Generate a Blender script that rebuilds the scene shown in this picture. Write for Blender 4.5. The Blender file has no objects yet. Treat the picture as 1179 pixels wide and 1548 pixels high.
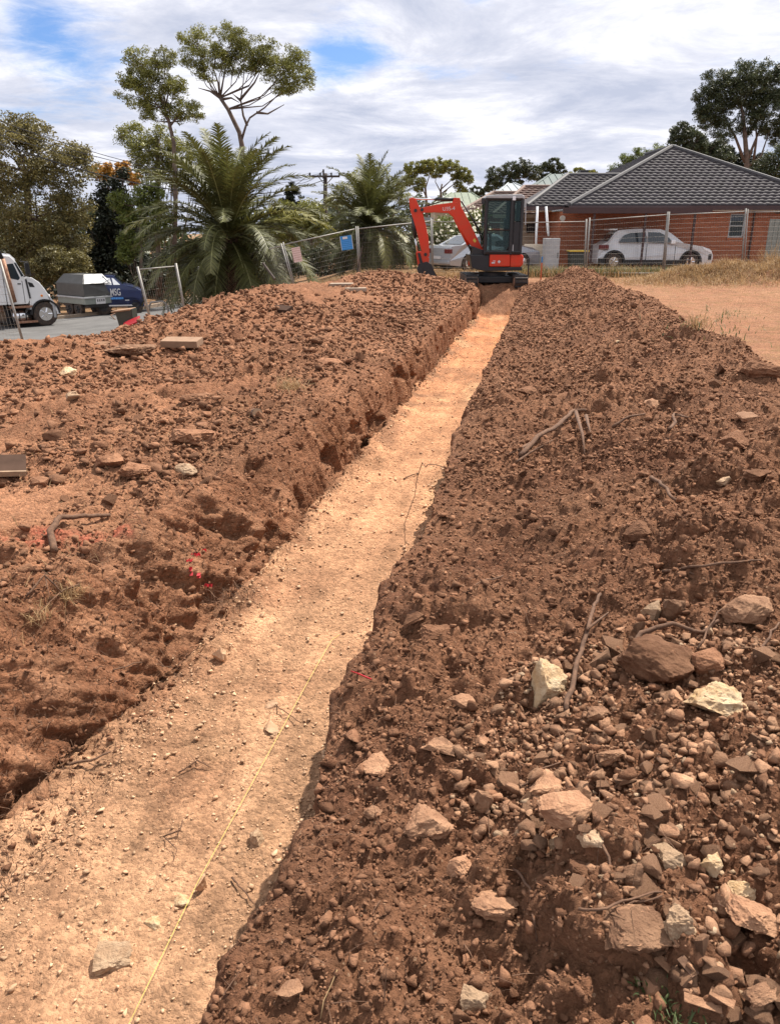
import bpy, bmesh, math, random
import numpy as np
from mathutils import Vector, Matrix, noise as mnoise
from math import radians, sin, cos, pi, atan2, sqrt
random.seed(7); rng = np.random.default_rng(11)
S = bpy.context.scene
COL = S.collection

# ------------------------------------------------------------------ camera, sky, sun
F_PX = 1170.0; TH = radians(19.9); EYE = 1.55
cam = bpy.data.cameras.new('camera'); cam.sensor_fit = 'VERTICAL'; cam.sensor_height = 24
cam.lens = 24 * F_PX / 1548; cam.clip_start = 0.05; cam.clip_end = 4000
co = bpy.data.objects.new('camera', cam); COL.objects.link(co)
co.location = (0, 0, EYE); co.rotation_euler = (pi / 2 - TH, 0, 0); S.camera = co
S.view_settings.view_transform = 'Standard'; S.view_settings.look = 'None'
S.view_settings.exposure = 0.84; S.view_settings.gamma = 1
SUN_EL = radians(57); SUN_AZ = radians(42)           # azimuth clockwise from +Y (ahead), to the right
sl = bpy.data.lights.new('sun', 'SUN'); sl.energy = 5.0; sl.angle = radians(0.53); sl.color = (1, .93, .83)
so = bpy.data.objects.new('sun', sl); COL.objects.link(so)
sv = Vector((sin(SUN_AZ) * cos(SUN_EL), cos(SUN_AZ) * cos(SUN_EL), sin(SUN_EL)))
so.rotation_euler = sv.to_track_quat('Z', 'Y').to_euler(); so.location = (8, 6, 20)

def ray(px, py):
    a = (px - 589.5) / F_PX; b = (774 - py) / F_PX
    return Vector((a, cos(TH) + b * sin(TH), -sin(TH) + b * cos(TH)))
def P(px, py, y):
    r = ray(px, py); t = y / r.y
    return Vector((r.x * t, y, EYE + r.z * t))
def SC(y): return (y * cos(TH) + .3 * 1) / F_PX      # metres per photo pixel near the horizon at distance y

def build_world():
    w = bpy.data.worlds.new('World'); S.world = w; w.use_nodes = True
    nt = w.node_tree; N = nt.nodes; L = nt.links; N.clear()
    out = N.new('ShaderNodeOutputWorld'); bg = N.new('ShaderNodeBackground'); bg.inputs[1].default_value = .066
    sky = N.new('ShaderNodeTexSky'); sky.sky_type = 'NISHITA'; sky.sun_disc = False
    sky.sun_elevation = SUN_EL; sky.sun_rotation = SUN_AZ; sky.dust_density = 1.0; sky.ozone_density = 2.5
    tc = N.new('ShaderNodeTexCoord'); sep = N.new('ShaderNodeSeparateXYZ'); L.new(tc.outputs['Generated'], sep.inputs[0])
    def M(op, a, b=None, c=None):
        n = N.new('ShaderNodeMath'); n.operation = op
        for i, v in enumerate((a, b, c)):
            if v is None: continue
            if isinstance(v, (int, float)): n.inputs[i].default_value = v
            else: L.new(v, n.inputs[i])
        return n.outputs[0]
    zc = M('MAXIMUM', sep.outputs[2], 0.0); den = M('ADD', zc, .10)
    cx = M('DIVIDE', sep.outputs[0], den); cy = M('DIVIDE', sep.outputs[1], den)
    comb = N.new('ShaderNodeCombineXYZ'); L.new(cx, comb.inputs[0]); L.new(cy, comb.inputs[1]); comb.inputs[2].default_value = 3.3
    def NZ(scale, det, rough, dist=0):
        n = N.new('ShaderNodeTexNoise'); n.inputs['Scale'].default_value = scale; n.inputs['Detail'].default_value = det
        n.inputs['Roughness'].default_value = rough; n.inputs['Distortion'].default_value = dist
        L.new(comb.outputs[0], n.inputs['Vector']); return n.outputs['Fac']
    n1 = NZ(1.0, 9, .56, .3); n2 = NZ(.5, 5, .5, .2); n3 = NZ(3.8, 10, .70, .5)
    cov = M('ADD', M('MULTIPLY', n1, .55), M('ADD', M('MULTIPLY', n2, .4), M('MULTIPLY', n3, .26)))
    # thinner cover (holes) in a few directions of the sky
    def hole(px, py, k, amp):
        d = ray(px, py).normalized(); vm = N.new('ShaderNodeVectorMath'); vm.operation = 'DOT_PRODUCT'
        L.new(tc.outputs['Generated'], vm.inputs[0]); vm.inputs[1].default_value = d
        e = M('POWER', M('MAXIMUM', vm.outputs['Value'], 0), k); return M('MULTIPLY', e, amp)
    for h in ((490, 85, 900, .17), (560, 45, 1500, .10), (90, 62, 1200, .12), (180, 40, 1500, .09), (40, 30, 1500, .08), (720, 12, 1500, .13), (860, 5, 1500, .10),
              (330, 15, 2500, .06), (1150, 5, 1500, .07)):
        cov = M('SUBTRACT', cov, hole(*h))
    mr = N.new('ShaderNodeMapRange'); mr.interpolation_type = 'SMOOTHSTEP'; L.new(cov, mr.inputs[0])
    mr.inputs[1].default_value = .36; mr.inputs[2].default_value = .55
    # cloud brightness: own noise (thick bases are greyer)
    mb = N.new('ShaderNodeMapping'); mb.inputs['Location'].default_value = (3.7, 1.9, 5); L.new(comb.outputs[0], mb.inputs[0])
    nb = N.new('ShaderNodeTexNoise'); nb.inputs['Scale'].default_value = 1.3; nb.inputs['Detail'].default_value = 11; nb.inputs['Roughness'].default_value = .66; nb.inputs['Distortion'].default_value = .35
    L.new(mb.outputs[0], nb.inputs['Vector'])
    low = N.new('ShaderNodeMapRange'); L.new(sep.outputs[2], low.inputs[0]); low.inputs[1].default_value = .0; low.inputs[2].default_value = .30
    low.inputs[3].default_value = -.13; low.inputs[4].default_value = .06
    br = M('ADD', nb.outputs['Fac'], low.outputs[0])
    rp = N.new('ShaderNodeValToRGB'); L.new(br, rp.inputs[0])
    e = rp.color_ramp.elements; e[0].position = .30; e[0].color = (5.0, 5.4, 6.7, 1); e[1].position = .58; e[1].color = (9.4, 9.4, 9.9, 1)
    m = e = rp.color_ramp.elements.new(.45); m.color = (6.8, 7.0, 8.0, 1)
    mix = N.new('ShaderNodeMix'); mix.data_type = 'RGBA'; L.new(mr.outputs[0], mix.inputs[0])
    sat = N.new('ShaderNodeMix'); sat.data_type = 'RGBA'; sat.blend_type = 'MULTIPLY'; sat.inputs[0].default_value = 1
    L.new(sky.outputs[0], sat.inputs[6]); sat.inputs[7].default_value = (.75, .95, 1.3, 1)
    L.new(sat.outputs[2], mix.inputs[6]); L.new(rp.outputs[0], mix.inputs[7])
    L.new(mix.outputs[2], bg.inputs[0]); L.new(bg.outputs[0], out.inputs[0])
build_world()

# ------------------------------------------------------------------ materials
def mat(name, col, rough=.8, metal=0, var=.0, vscale=6, bump=0, bscale=40, island=0, col2=None, spec=.5, trans=0, coat=0, vcol=False, tint=None):
    m = bpy.data.materials.new(name); m.use_nodes = True; nt = m.node_tree; N = nt.nodes; L = nt.links
    p = N['Principled BSDF']; p.inputs['Roughness'].default_value = rough; p.inputs['Metallic'].default_value = metal
    p.inputs['Base Color'].default_value = (*col, 1); p.inputs['Specular IOR Level'].default_value = spec
    if coat: p.inputs['Coat Weight'].default_value = coat; p.inputs['Coat Roughness'].default_value = .05
    tc = N.new('ShaderNodeTexCoord'); src = None
    if vcol:
        a = N.new('ShaderNodeAttribute'); a.attribute_name = 'Col'; src = a.outputs['Color']
    if var or col2:
        nz = N.new('ShaderNodeTexNoise'); nz.inputs['Scale'].default_value = vscale; nz.inputs['Detail'].default_value = 6; nz.inputs['Roughness'].default_value = .65
        L.new(tc.outputs['Object'], nz.inputs['Vector'])
        r = N.new('ShaderNodeValToRGB'); L.new(nz.outputs['Fac'], r.inputs[0]); e = r.color_ramp.elements
        e[0].position = .33; e[1].position = .67
        if vcol:
            e[0].color = (1 - var,) * 3 + (1,); e[1].color = (1 + var,) * 3 + (1,)
            mx = N.new('ShaderNodeMix'); mx.data_type = 'RGBA'; mx.blend_type = 'MULTIPLY'; mx.inputs[0].default_value = 1
            L.new(src, mx.inputs[6]); L.new(r.outputs[0], mx.inputs[7]); src = mx.outputs[2]
        else:
            c2 = col2 or tuple(c * (1 + var) for c in col); c1 = tuple(c * (1 - var) for c in col) if not col2 else col
            e[0].color = (*c1, 1); e[1].color = (*c2, 1); src = r.outputs[0]
    if island:
        g = N.new('ShaderNodeNewGeometry'); mp = N.new('ShaderNodeMapRange'); L.new(g.outputs['Random Per Island'], mp.inputs[0])
        mp.inputs[3].default_value = 1 - island; mp.inputs[4].default_value = 1 + island
        mx = N.new('ShaderNodeVectorMath'); mx.operation = 'SCALE'; L.new(mp.outputs[0], mx.inputs['Scale'])
        if src is not None: L.new(src, mx.inputs[0])
        else: mx.inputs[0].default_value = col
        src = mx.outputs[0]
    if src is not None: L.new(src, p.inputs['Base Color'])
    if bump:
        nb = N.new('ShaderNodeTexNoise'); nb.inputs['Scale'].default_value = bscale; nb.inputs['Detail'].default_value = 8; nb.inputs['Roughness'].default_value = .7
        L.new(tc.outputs['Object'], nb.inputs['Vector']); b = N.new('ShaderNodeBump'); b.inputs['Strength'].default_value = bump
        b.inputs['Distance'].default_value = .6 / bscale; L.new(nb.outputs['Fac'], b.inputs['Height']); L.new(b.outputs[0], p.inputs['Normal'])
    if trans:
        t = N.new('ShaderNodeBsdfTranslucent'); ms = N.new('ShaderNodeMixShader'); ms.inputs[0].default_value = trans
        if src is not None: L.new(src, t.inputs[0])
        else: t.inputs[0].default_value = (*col, 1)
        L.new(p.outputs[0], ms.inputs[1]); L.new(t.outputs[0], ms.inputs[2]); L.new(ms.outputs[0], N['Material Output'].inputs[0])
    return m

def glass_mat(name, col=(.03, .04, .05), alpha=1.0):
    m = bpy.data.materials.new(name); m.use_nodes = True; nt = m.node_tree; N = nt.nodes; L = nt.links
    p = N['Principled BSDF']; p.inputs['Base Color'].default_value = (*col, 1); p.inputs['Roughness'].default_value = .06
    p.inputs['Specular IOR Level'].default_value = .6
    if alpha < 1:
        t = N.new('ShaderNodeBsdfTransparent'); t.inputs[0].default_value = (.55, .68, .66, 1); ms = N.new('ShaderNodeMixShader'); ms.inputs[0].default_value = alpha
        L.new(t.outputs[0], ms.inputs[1]); L.new(p.outputs[0], ms.inputs[2]); L.new(ms.outputs[0], N['Material Output'].inputs[0])
    return m

def brick_mat(name, c1, c2, mortar):
    m = bpy.data.materials.new(name); m.use_nodes = True; nt = m.node_tree; N = nt.nodes; L = nt.links
    p = N['Principled BSDF']; p.inputs['Roughness'].default_value = .85
    tc = N.new('ShaderNodeTexCoord'); sp = N.new('ShaderNodeSeparateXYZ'); L.new(tc.outputs['Object'], sp.inputs[0])
    ad = N.new('ShaderNodeMath'); L.new(sp.outputs[0], ad.inputs[0]); L.new(sp.outputs[1], ad.inputs[1])
    cb = N.new('ShaderNodeCombineXYZ'); L.new(ad.outputs[0], cb.inputs[0]); L.new(sp.outputs[2], cb.inputs[1])
    b = N.new('ShaderNodeTexBrick'); L.new(cb.outputs[0], b.inputs['Vector']); b.inputs['Scale'].default_value = 1
    b.inputs['Brick Width'].default_value = .24; b.inputs['Row Height'].default_value = .086; b.inputs['Mortar Size'].default_value = .008
    b.inputs['Color1'].default_value = (*c1, 1); b.inputs['Color2'].default_value = (*c2, 1); b.inputs['Mortar'].default_value = (*mortar, 1)
    nz = N.new('ShaderNodeTexNoise'); nz.inputs['Scale'].default_value = 1.3; nz.inputs['Detail'].default_value = 5; L.new(tc.outputs['Object'], nz.inputs['Vector'])
    mp = N.new('ShaderNodeMapRange'); L.new(nz.outputs[0], mp.inputs[0]); mp.inputs[3].default_value = .75; mp.inputs[4].default_value = 1.25
    vm = N.new('ShaderNodeVectorMath'); vm.operation = 'SCALE'; L.new(b.outputs['Color'], vm.inputs[0]); L.new(mp.outputs[0], vm.inputs['Scale'])
    L.new(vm.outputs[0], p.inputs['Base Color'])
    bp = N.new('ShaderNodeBump'); bp.invert = True; bp.inputs['Distance'].default_value = .008; L.new(b.outputs['Fac'], bp.inputs['Height']); L.new(bp.outputs[0], p.inputs['Normal'])
    return m

def soil_mat():
    m = bpy.data.materials.new('soil'); m.use_nodes = True; nt = m.node_tree; N = nt.nodes; L = nt.links
    p = N['Principled BSDF']; p.inputs['Roughness'].default_value = .95; p.inputs['Specular IOR Level'].default_value = .15
    a = N.new('ShaderNodeAttribute'); a.attribute_name = 'Col'; tc = N.new('ShaderNodeTexCoord')
    def noise(s, d=8, r=.65):
        n = N.new('ShaderNodeTexNoise'); n.inputs['Scale'].default_value = s; n.inputs['Detail'].default_value = d; n.inputs['Roughness'].default_value = r
        L.new(tc.outputs['Object'], n.inputs['Vector']); return n.outputs['Fac']
    def vor(s):
        n = N.new('ShaderNodeTexVoronoi'); n.inputs['Scale'].default_value = s; L.new(tc.outputs['Object'], n.inputs['Vector']); return n
    def MR(x, a0, a1, b0, b1):
        n = N.new('ShaderNodeMapRange'); L.new(x, n.inputs[0])
        for i, v in enumerate((a0, a1, b0, b1)): n.inputs[i + 1].default_value = v
        return n.outputs[0]
    def M(op, x, y):
        n = N.new('ShaderNodeMath'); n.operation = op
        for i, v in enumerate((x, y)):
            if isinstance(v, (int, float)): n.inputs[i].default_value = v
            else: L.new(v, n.inputs[i])
        return n.outputs[0]
    v1 = vor(55)
    k = M('MULTIPLY', MR(noise(2.2), .3, .7, .78, 1.24), MR(noise(28), .3, .7, .76, 1.26))
    cs = N.new('ShaderNodeSeparateColor'); L.new(v1.outputs['Color'], cs.inputs[0])
    k = M('MULTIPLY', k, MR(cs.outputs[0], 0, 1, .78, 1.25))
    sc = N.new('ShaderNodeVectorMath'); sc.operation = 'SCALE'; L.new(a.outputs['Color'], sc.inputs[0]); L.new(k, sc.inputs['Scale'])
    # small pale grit
    v2 = vor(90); cs2 = N.new('ShaderNodeSeparateColor'); L.new(v2.outputs['Color'], cs2.inputs[0])
    g = M('MULTIPLY', M('GREATER_THAN', cs2.outputs[1], .93), M('LESS_THAN', v2.outputs['Distance'], .36))
    mx = N.new('ShaderNodeMix'); mx.data_type = 'RGBA'; L.new(M('MULTIPLY', g, .55), mx.inputs[0]); L.new(sc.outputs[0], mx.inputs[6]); mx.inputs[7].default_value = (.42, .27, .17, 1)
    L.new(mx.outputs[2], p.inputs['Base Color'])
    h = M('ADD', M('MULTIPLY', noise(34), .030), M('MULTIPLY', noise(110, 5, .7), .010))
    h = M('SUBTRACT', h, M('MULTIPLY', v1.outputs['Distance'], .009))
    b = N.new('ShaderNodeBump'); b.inputs['Strength'].default_value = 1.0; b.inputs['Distance'].default_value = 1.15; L.new(h, b.inputs['Height']); L.new(b.outputs[0], p.inputs['Normal'])
    return m

MT = dict(
    soil=soil_mat(),
    clod=mat('clod_earth', (.150, .069, .038), .95, var=.4, vscale=14, bump=1, bscale=34, island=.35, spec=.15, col2=(.285, .148, .085)),
    stone=mat('tan_stone', (.22, .110, .062), .9, bump=1, bscale=36, island=.42, col2=(.39, .222, .130), vscale=12, spec=.25),
    pale=mat('pale_stone', (.31, .19, .11), .85, bump=1, bscale=34, island=.2, col2=(.48, .34, .22), vscale=9, spec=.3),
    white=mat('ochre_white_stone', (.46, .27, .12), .85, bump=1, bscale=26, col2=(.64, .50, .33), vscale=11, spec=.3),
    floor_st=mat('floor_stone', (.42, .25, .14), .85, bump=.6, bscale=60, island=.25, col2=(.58, .38, .24), vscale=12, spec=.25),
    root=mat('root_bark', (.075, .038, .022), .95, col2=(.17, .09, .052), vscale=30, bump=.6, bscale=60),
    straw=mat('straw', (.27, .165, .075), .8, island=.4, col2=(.42, .28, .14), vscale=3, trans=.25),
    greenw=mat('weed_leaf', (.085, .11, .035), .7, island=.4, trans=.3),
    asphalt=mat('asphalt', (.095, .092, .09), .9, var=.22, vscale=1.2, bump=.4, bscale=80),
    verge=mat('dry_verge', (.30, .19, .11), .95, var=.3, vscale=2, bump=.5, bscale=20),
    red=mat('red_paint', (.60, .034, .010), .5, col2=(.50, .055, .022), vscale=4, spec=.35, bump=.1, bscale=30),
    black=mat('black_steel', (.012, .012, .014), .45, var=.3, vscale=9, bump=.15, bscale=40),
    rubber=mat('rubber', (.022, .02, .02), .85, col2=(.085, .055, .038), vscale=9, bump=.4, bscale=40),
    steel=mat('galvanised', (.25, .24, .225), .6, metal=.35, var=.2, vscale=14),
    chrome=mat('chrome', (.7, .7, .72), .18, metal=1),
    rust=mat('rusty_steel', (.22, .09, .05), .7, metal=.3, col2=(.40, .24, .16), vscale=12),
    wpaint=mat('white_paint', (.78, .79, .80), .3, coat=.6, var=.05, vscale=2), suvpaint=mat('shaded_white_paint', (.54, .55, .57), .35, coat=.4, var=.12, vscale=2),  # suvpaint: car white greyed down, carport shade put into its colour
    silver=mat('silver_paint', (.38, .40, .44), .3, metal=.5, coat=.6),
    blue=mat('navy_paint', (.008, .02, .085), .35, coat=.3, var=.1, vscale=2),
    grey=mat('grey_canopy', (.06, .06, .058), .6, var=.15, vscale=3),
    lgrey=mat('light_grey_panel', (.36, .37, .38), .5, var=.12, vscale=4),
    glass=glass_mat('dark_glass'), cabglass=glass_mat('cab_glass', (.02, .05, .05), .38),
    redlamp=mat('red_lamp', (.12, .006, .006), .25), amber=mat('amber_lamp', (.8, .25, .02), .3), lamp=mat('clear_lamp', (.75, .77, .8), .15),
    redplastic=mat('red_plastic', (.30, .012, .018), .45, var=.15, vscale=5), binplastic=mat('dark_bin_plastic', (.03, .035, .03), .55, var=.2, vscale=5),
    yellowp=mat('yellow_plastic', (.6, .42, .06), .5), redtape=mat('red_marking', (.50, .02, .03), .6, trans=.3),
    string=mat('yellow_string', (.62, .50, .12), .7), signblue=mat('sign_blue', (.02, .20, .50), .5), signwhite=mat('sign_white', (.55, .55, .56), .5),
    signpink=mat('sign_faded', (.60, .45, .43), .6, var=.1, vscale=20), lblue=mat('light_blue_letter', (.08, .30, .75), .5),
    brick=brick_mat('orange_brick', (.41, .130, .060), (.32, .092, .045), (.30, .165, .105)),
    tile=mat('charcoal_roof_tile', (.040, .034, .039), .75, island=.25, var=.25, vscale=3), ridge=mat('grey_ridge_cap', (.055, .052, .056), .7, var=.3, vscale=5),
    tileb=mat('brown_roof_tile', (.105, .052, .038), .75, island=.3, var=.25, vscale=3), ridgeb=mat('brown_ridge_cap', (.15, .095, .075), .8, var=.3, vscale=5),
    metalroof=mat('green_grey_metal_roof', (.10, .125, .12), .8, var=.1, vscale=2), greenroof=mat('pale_green_roof', (.12, .15, .10), .6, var=.2, vscale=2),
    whiteroof=mat('pale_roof_sheet', (.26, .285, .30), .8, var=.08, vscale=2), fascia=mat('dark_red_fascia', (.045, .02, .02), .5, var=.2, vscale=3),
    cream=mat('cream_wall', (.50, .42, .32), .85, var=.12, vscale=2), eave=mat('eave_lining', (.60, .56, .50), .8, var=.08, vscale=2),
    wood=mat('weathered_wood', (.28, .19, .12), .85, var=.25, vscale=20), woodpole=mat('pole_timber', (.06, .045, .038), .9, var=.3, vscale=12),
    board=mat('brown_board', (.06, .036, .026), .98, spec=.1, var=.2, vscale=5), concrete=mat('concrete', (.30, .23, .17), .9, var=.15, vscale=9, bump=.4, bscale=50),
    paver=mat('sandy_paver', (.24, .145, .088), .9, var=.15, vscale=9, bump=.4, bscale=50),
    colorbond=mat('grey_green_sheet', (.20, .22, .20), .55, var=.1, vscale=3),
    stakep=mat('orange_stake', (.5, .12, .05), .7), stakeblue=mat('blue_stake_top', (.05, .2, .45), .6),
    l_olive=mat('leaf_olive', (.170, .145, .050), .55, island=.45, trans=.3, var=.4, vscale=.5),
    l_euc=mat('leaf_eucalypt', (.190, .190, .042), .5, island=.45, trans=.3, var=.35, vscale=.6),
    l_eucd=mat('leaf_eucalypt_dark', (.055, .066, .026), .5, island=.45, trans=.22, var=.35, vscale=.5),
    l_black=mat('leaf_very_dark', (.018, .024, .010), .7, island=.5, trans=.1),
    l_green=mat('leaf_bright_green', (.120, .145, .028), .5, island=.4, trans=.35, var=.35, vscale=.8),
    l_yel=mat('blossom_orange', (.42, .22, .04), .6, island=.35, trans=.3), flower=mat('white_blossom', (.80, .78, .66), .6, trans=.3),
    palm=mat('palm_leaf', (.085, .088, .024), .6, island=.35, trans=.22, var=.3, vscale=.7), palmy=mat('palm_leaf_yellowed', (.17, .16, .035), .5, island=.3, trans=.3),
    deadpalm=mat('palm_dead_leaf', (.24, .15, .09), .8, island=.4), rachis=mat('palm_rachis', (.20, .20, .08), .5, island=.3), palmtrunk=mat('palm_trunk', (.07, .042, .03), .95, var=.45, vscale=7, bump=1, bscale=8),
    bark=mat('grey_bark', (.12, .085, .065), .9, var=.35, vscale=5, bump=.5, bscale=20), barkp=mat('pale_bark', (.22, .17, .14), .8, var=.4, vscale=4),
    wire=mat('cable', (.02, .02, .022), .6),
)

# ------------------------------------------------------------------ object helpers
def tag(o, label=None, cat=None, group=None, kind=None):
    if label: o['label'] = label
    if cat: o['category'] = cat
    if group: o['group'] = group
    if kind: o['kind'] = kind
    return o
def empty(name, loc, label, cat, group=None, rz=0):
    o = bpy.data.objects.new(name, None); COL.objects.link(o); o.location = loc; o.rotation_euler = (0, 0, rz); o.empty_display_size = .1
    return tag(o, label, cat, group)
def link(name, me, m, parent=None, loc=None):
    o = bpy.data.objects.new(name, me); COL.objects.link(o)
    if m is not None and not me.materials: me.materials.append(m)
    if parent is not None: o.parent = parent
    if loc is not None: o.location = loc
    return o
def np_mesh(name, V, Fq, smooth=False):
    """V (n,3); Fq (m,k) constant-size faces"""
    V = np.asarray(V, dtype=np.float32); Fq = np.asarray(Fq, dtype=np.int32); k = Fq.shape[1]
    me = bpy.data.meshes.new(name); me.vertices.add(len(V)); me.vertices.foreach_set('co', V.ravel())
    me.loops.add(Fq.size); me.loops.foreach_set('vertex_index', Fq.ravel())
    me.polygons.add(len(Fq)); me.polygons.foreach_set('loop_start', np.arange(0, Fq.size, k, dtype=np.int32))
    if smooth: me.polygons.foreach_set('use_smooth', np.ones(len(Fq), dtype=bool))
    me.update(calc_edges=True); return me
class MB:
    def __init__(s): s.b = bmesh.new()
    def box(s, a, b, bev=0, M=None):
        x0, y0, z0 = a; x1, y1, z1 = b
        vs = [s.b.verts.new(v) for v in ((x0, y0, z0), (x1, y0, z0), (x1, y1, z0), (x0, y1, z0), (x0, y0, z1), (x1, y0, z1), (x1, y1, z1), (x0, y1, z1))]
        fs = [s.b.faces.new([vs[i] for i in f]) for f in ((0, 3, 2, 1), (4, 5, 6, 7), (0, 1, 5, 4), (1, 2, 6, 5), (2, 3, 7, 6), (3, 0, 4, 7))]
        if M is not None: s.xf(vs, M)
        if bev: bmesh.ops.bevel(s.b, geom=list({e for f in fs for e in f.edges}), offset=bev, segments=2, affect='EDGES', profile=.6)
        return s
    def xf(s, vs, M):
        for v in vs: v.co = M @ v.co
    def tube(s, pts, r, n=8, cap=True):
        pts = [Vector(p) for p in pts]; rs = r if isinstance(r, (list, tuple)) else [r] * len(pts); rings = []
        up = None
        for i, p in enumerate(pts):
            t = (pts[min(i + 1, len(pts) - 1)] - pts[max(i - 1, 0)]).normalized()
            if up is None:
                up = t.orthogonal().normalized()
            up = (up - t * up.dot(t)); up = up.normalized() if up.length > 1e-6 else t.orthogonal().normalized()
            q = t.cross(up)
            rings.append([s.b.verts.new(p + (up * cos(2 * pi * k / n) + q * sin(2 * pi * k / n)) * rs[i]) for k in range(n)])
        for a, b in zip(rings, rings[1:]):
            for k in range(n): s.b.faces.new((a[k], a[(k + 1) % n], b[(k + 1) % n], b[k]))
        if cap:
            s.b.faces.new(rings[0][::-1]); s.b.faces.new(rings[-1])
        return s
    def prism(s, poly, y0, y1, bev=0, inset=None):
        """polygon in local x,z extruded along y. inset(x,z)->shrink of |y|"""
        ins = inset or (lambda x, z: 0); mid = (y0 + y1) / 2
        def Y(y, x, z): return y + (ins(x, z) if y < mid else -ins(x, z))
        A = [s.b.verts.new((x, Y(y0, x, z), z)) for x, z in poly]; B = [s.b.verts.new((x, Y(y1, x, z), z)) for x, z in poly]
        fs = [s.b.faces.new(A), s.b.faces.new(B[::-1])]
        n = len(poly)
        for i in range(n): fs.append(s.b.faces.new((A[i], B[i], B[(i + 1) % n], A[(i + 1) % n])))
        bmesh.ops.recalc_face_normals(s.b, faces=fs)
        if bev: bmesh.ops.bevel(s.b, geom=list({e for f in fs for e in f.edges}), offset=bev, segments=2, affect='EDGES', profile=.6)
        return s
    def disc(s, c, ax, r, w, n=24, bev=0):
        """short cylinder centred c along axis ax"""
        ax = Vector(ax).normalized(); c = Vector(c); s.tube([c - ax * w / 2, c - ax * w * .42, c + ax * w * .42, c + ax * w / 2], [r * (1 - bev), r, r, r * (1 - bev)], n); return s
    def build(s, name, m, parent=None, loc=None, smooth=False):
        me = bpy.data.meshes.new(name); bmesh.ops.recalc_face_normals(s.b, faces=s.b.faces) if 0 else None
        s.b.to_mesh(me); s.b.free()
        if smooth: me.polygons.foreach_set('use_smooth', [True] * len(me.polygons))
        return link(name, me, MT[m] if isinstance(m, str) else m, parent, loc)
def copy_tree(o, parent=None):
    c = o.copy(); COL.objects.link(c)
    if parent is not None: c.parent = parent
    for ch in list(o.children): copy_tree(ch, c)
    return c

# ------------------------------------------------------------------ numpy noise
def _h(i, seed):
    i = (i.astype(np.int64) * 374761393 + seed * 668265263) & 0xffffffff
    i = ((i ^ (i >> 13)) * 1274126177) & 0xffffffff
    return ((i ^ (i >> 16)) & 0xffffff).astype(np.float32) / 16777215.0
def _hc(ix, iy, seed): return _h(ix.astype(np.int64) * 73856093 ^ iy.astype(np.int64) * 19349663, seed)
def vn(x, y, seed=0):
    x0 = np.floor(x); y0 = np.floor(y); fx = x - x0; fy = y - y0; fx = fx * fx * (3 - 2 * fx); fy = fy * fy * (3 - 2 * fy)
    x0 = x0.astype(np.int64); y0 = y0.astype(np.int64)
    a = _hc(x0, y0, seed); b = _hc(x0 + 1, y0, seed); c = _hc(x0, y0 + 1, seed); d = _hc(x0 + 1, y0 + 1, seed)
    return ((a * (1 - fx) + b * fx) * (1 - fy) + (c * (1 - fx) + d * fx) * fy) * 2 - 1
def fbm(x, y, oct=4, seed=0, g=.5):
    r = 0; a = 1; 
    for i in range(oct): r = r + a * vn(x * 2 ** i + i * 17.3, y * 2 ** i - i * 9.1, seed + i); a *= g
    return r
def clods(x, y, cell, seed, prob=.6):
    """rounded angular lumps, height 0..1"""
    x = x / cell; y = y / cell
    x = x + .22 * vn(x * 2.1, y * 2.1, seed + 50); y = y + .22 * vn(x * 2.3 + 9, y * 2.3, seed + 51)
    ix = np.floor(x); iy = np.floor(y); out = np.zeros_like(x)
    for dx in (-1, 0, 1):
        for dy in (-1, 0, 1):
            cx = ix + dx; cy = iy + dy
            px = cx + _hc(cx, cy, seed); py = cy + _hc(cx, cy, seed + 1); r = .25 + .55 * _hc(cx, cy, seed + 2); on = _hc(cx, cy, seed + 3) < prob
            ang = _hc(cx, cy, seed + 4) * 3.1; ex = x - px; ey = y - py; ca = np.cos(ang); sa = np.sin(ang)
            a = (ex * ca + ey * sa) * 1.35; b = (-ex * sa + ey * ca) * .85
            d = np.maximum(np.sqrt(a * a + b * b), (np.abs(a) + np.abs(b)) * .78) / r
            h = np.sqrt(np.clip(1 - d * d, 0, 1)) * r * (1.0 + .9 * (a / r) * (_hc(cx, cy, seed + 5) - .5))
            out = np.maximum(out, np.where(on, h, 0))
    return out
def sstep(a, b, x): t = np.clip((x - a) / (b - a), 0, 1); return t * t * (3 - 2 * t)

# ------------------------------------------------------------------ ground
def base_z(x, y):
    s = np.maximum(0, -(x + 1)); z = -s * (.05 + .006 * np.clip(y, 0, 30))
    z = -2.3 + .25 * np.log1p(np.exp(np.clip((z + 2.3) / .25, -40, 40))); return np.minimum(z, 0.0) if np.ndim(z) else min(float(z), 0.0)
LC = np.array([(-8, 9.2, -.05), (-5.5, 11, .06), (-4.8, 13, -.09), (-3.6, 15, .19), (-2.5, 18, .35), (-1.3, 21, .27), (-.2, 22.3, .58), (1.0, 23.2, .30), (1.9, 24, .12)])
def left_mound(x, y, z):
    best = np.full_like(x, 1e9); top = np.zeros_like(x); side = np.zeros_like(x)
    for (ax, ay, az), (bx, by, bz) in zip(LC[:-1], LC[1:]):
        dx = bx - ax; dy = by - ay; t = np.clip(((x - ax) * dx + (y - ay) * dy) / (dx * dx + dy * dy), 0, 1)
        d = np.hypot(x - ax - t * dx, y - ay - t * dy); m = d < best
        best = np.where(m, d, best); top = np.where(m, az + t * (bz - az), top); side = np.where(m, (x - ax) * dy - (y - ay) * dx, side)
    w = np.where(side > 0, 1.75, 1.1)
    return z + np.maximum(top - z, 0) * np.exp(-(best / w) ** 2), best
def xr(v): return -.615 + .19 * v + .015 * np.exp(-np.maximum(v, 0) / 2.5)
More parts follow.
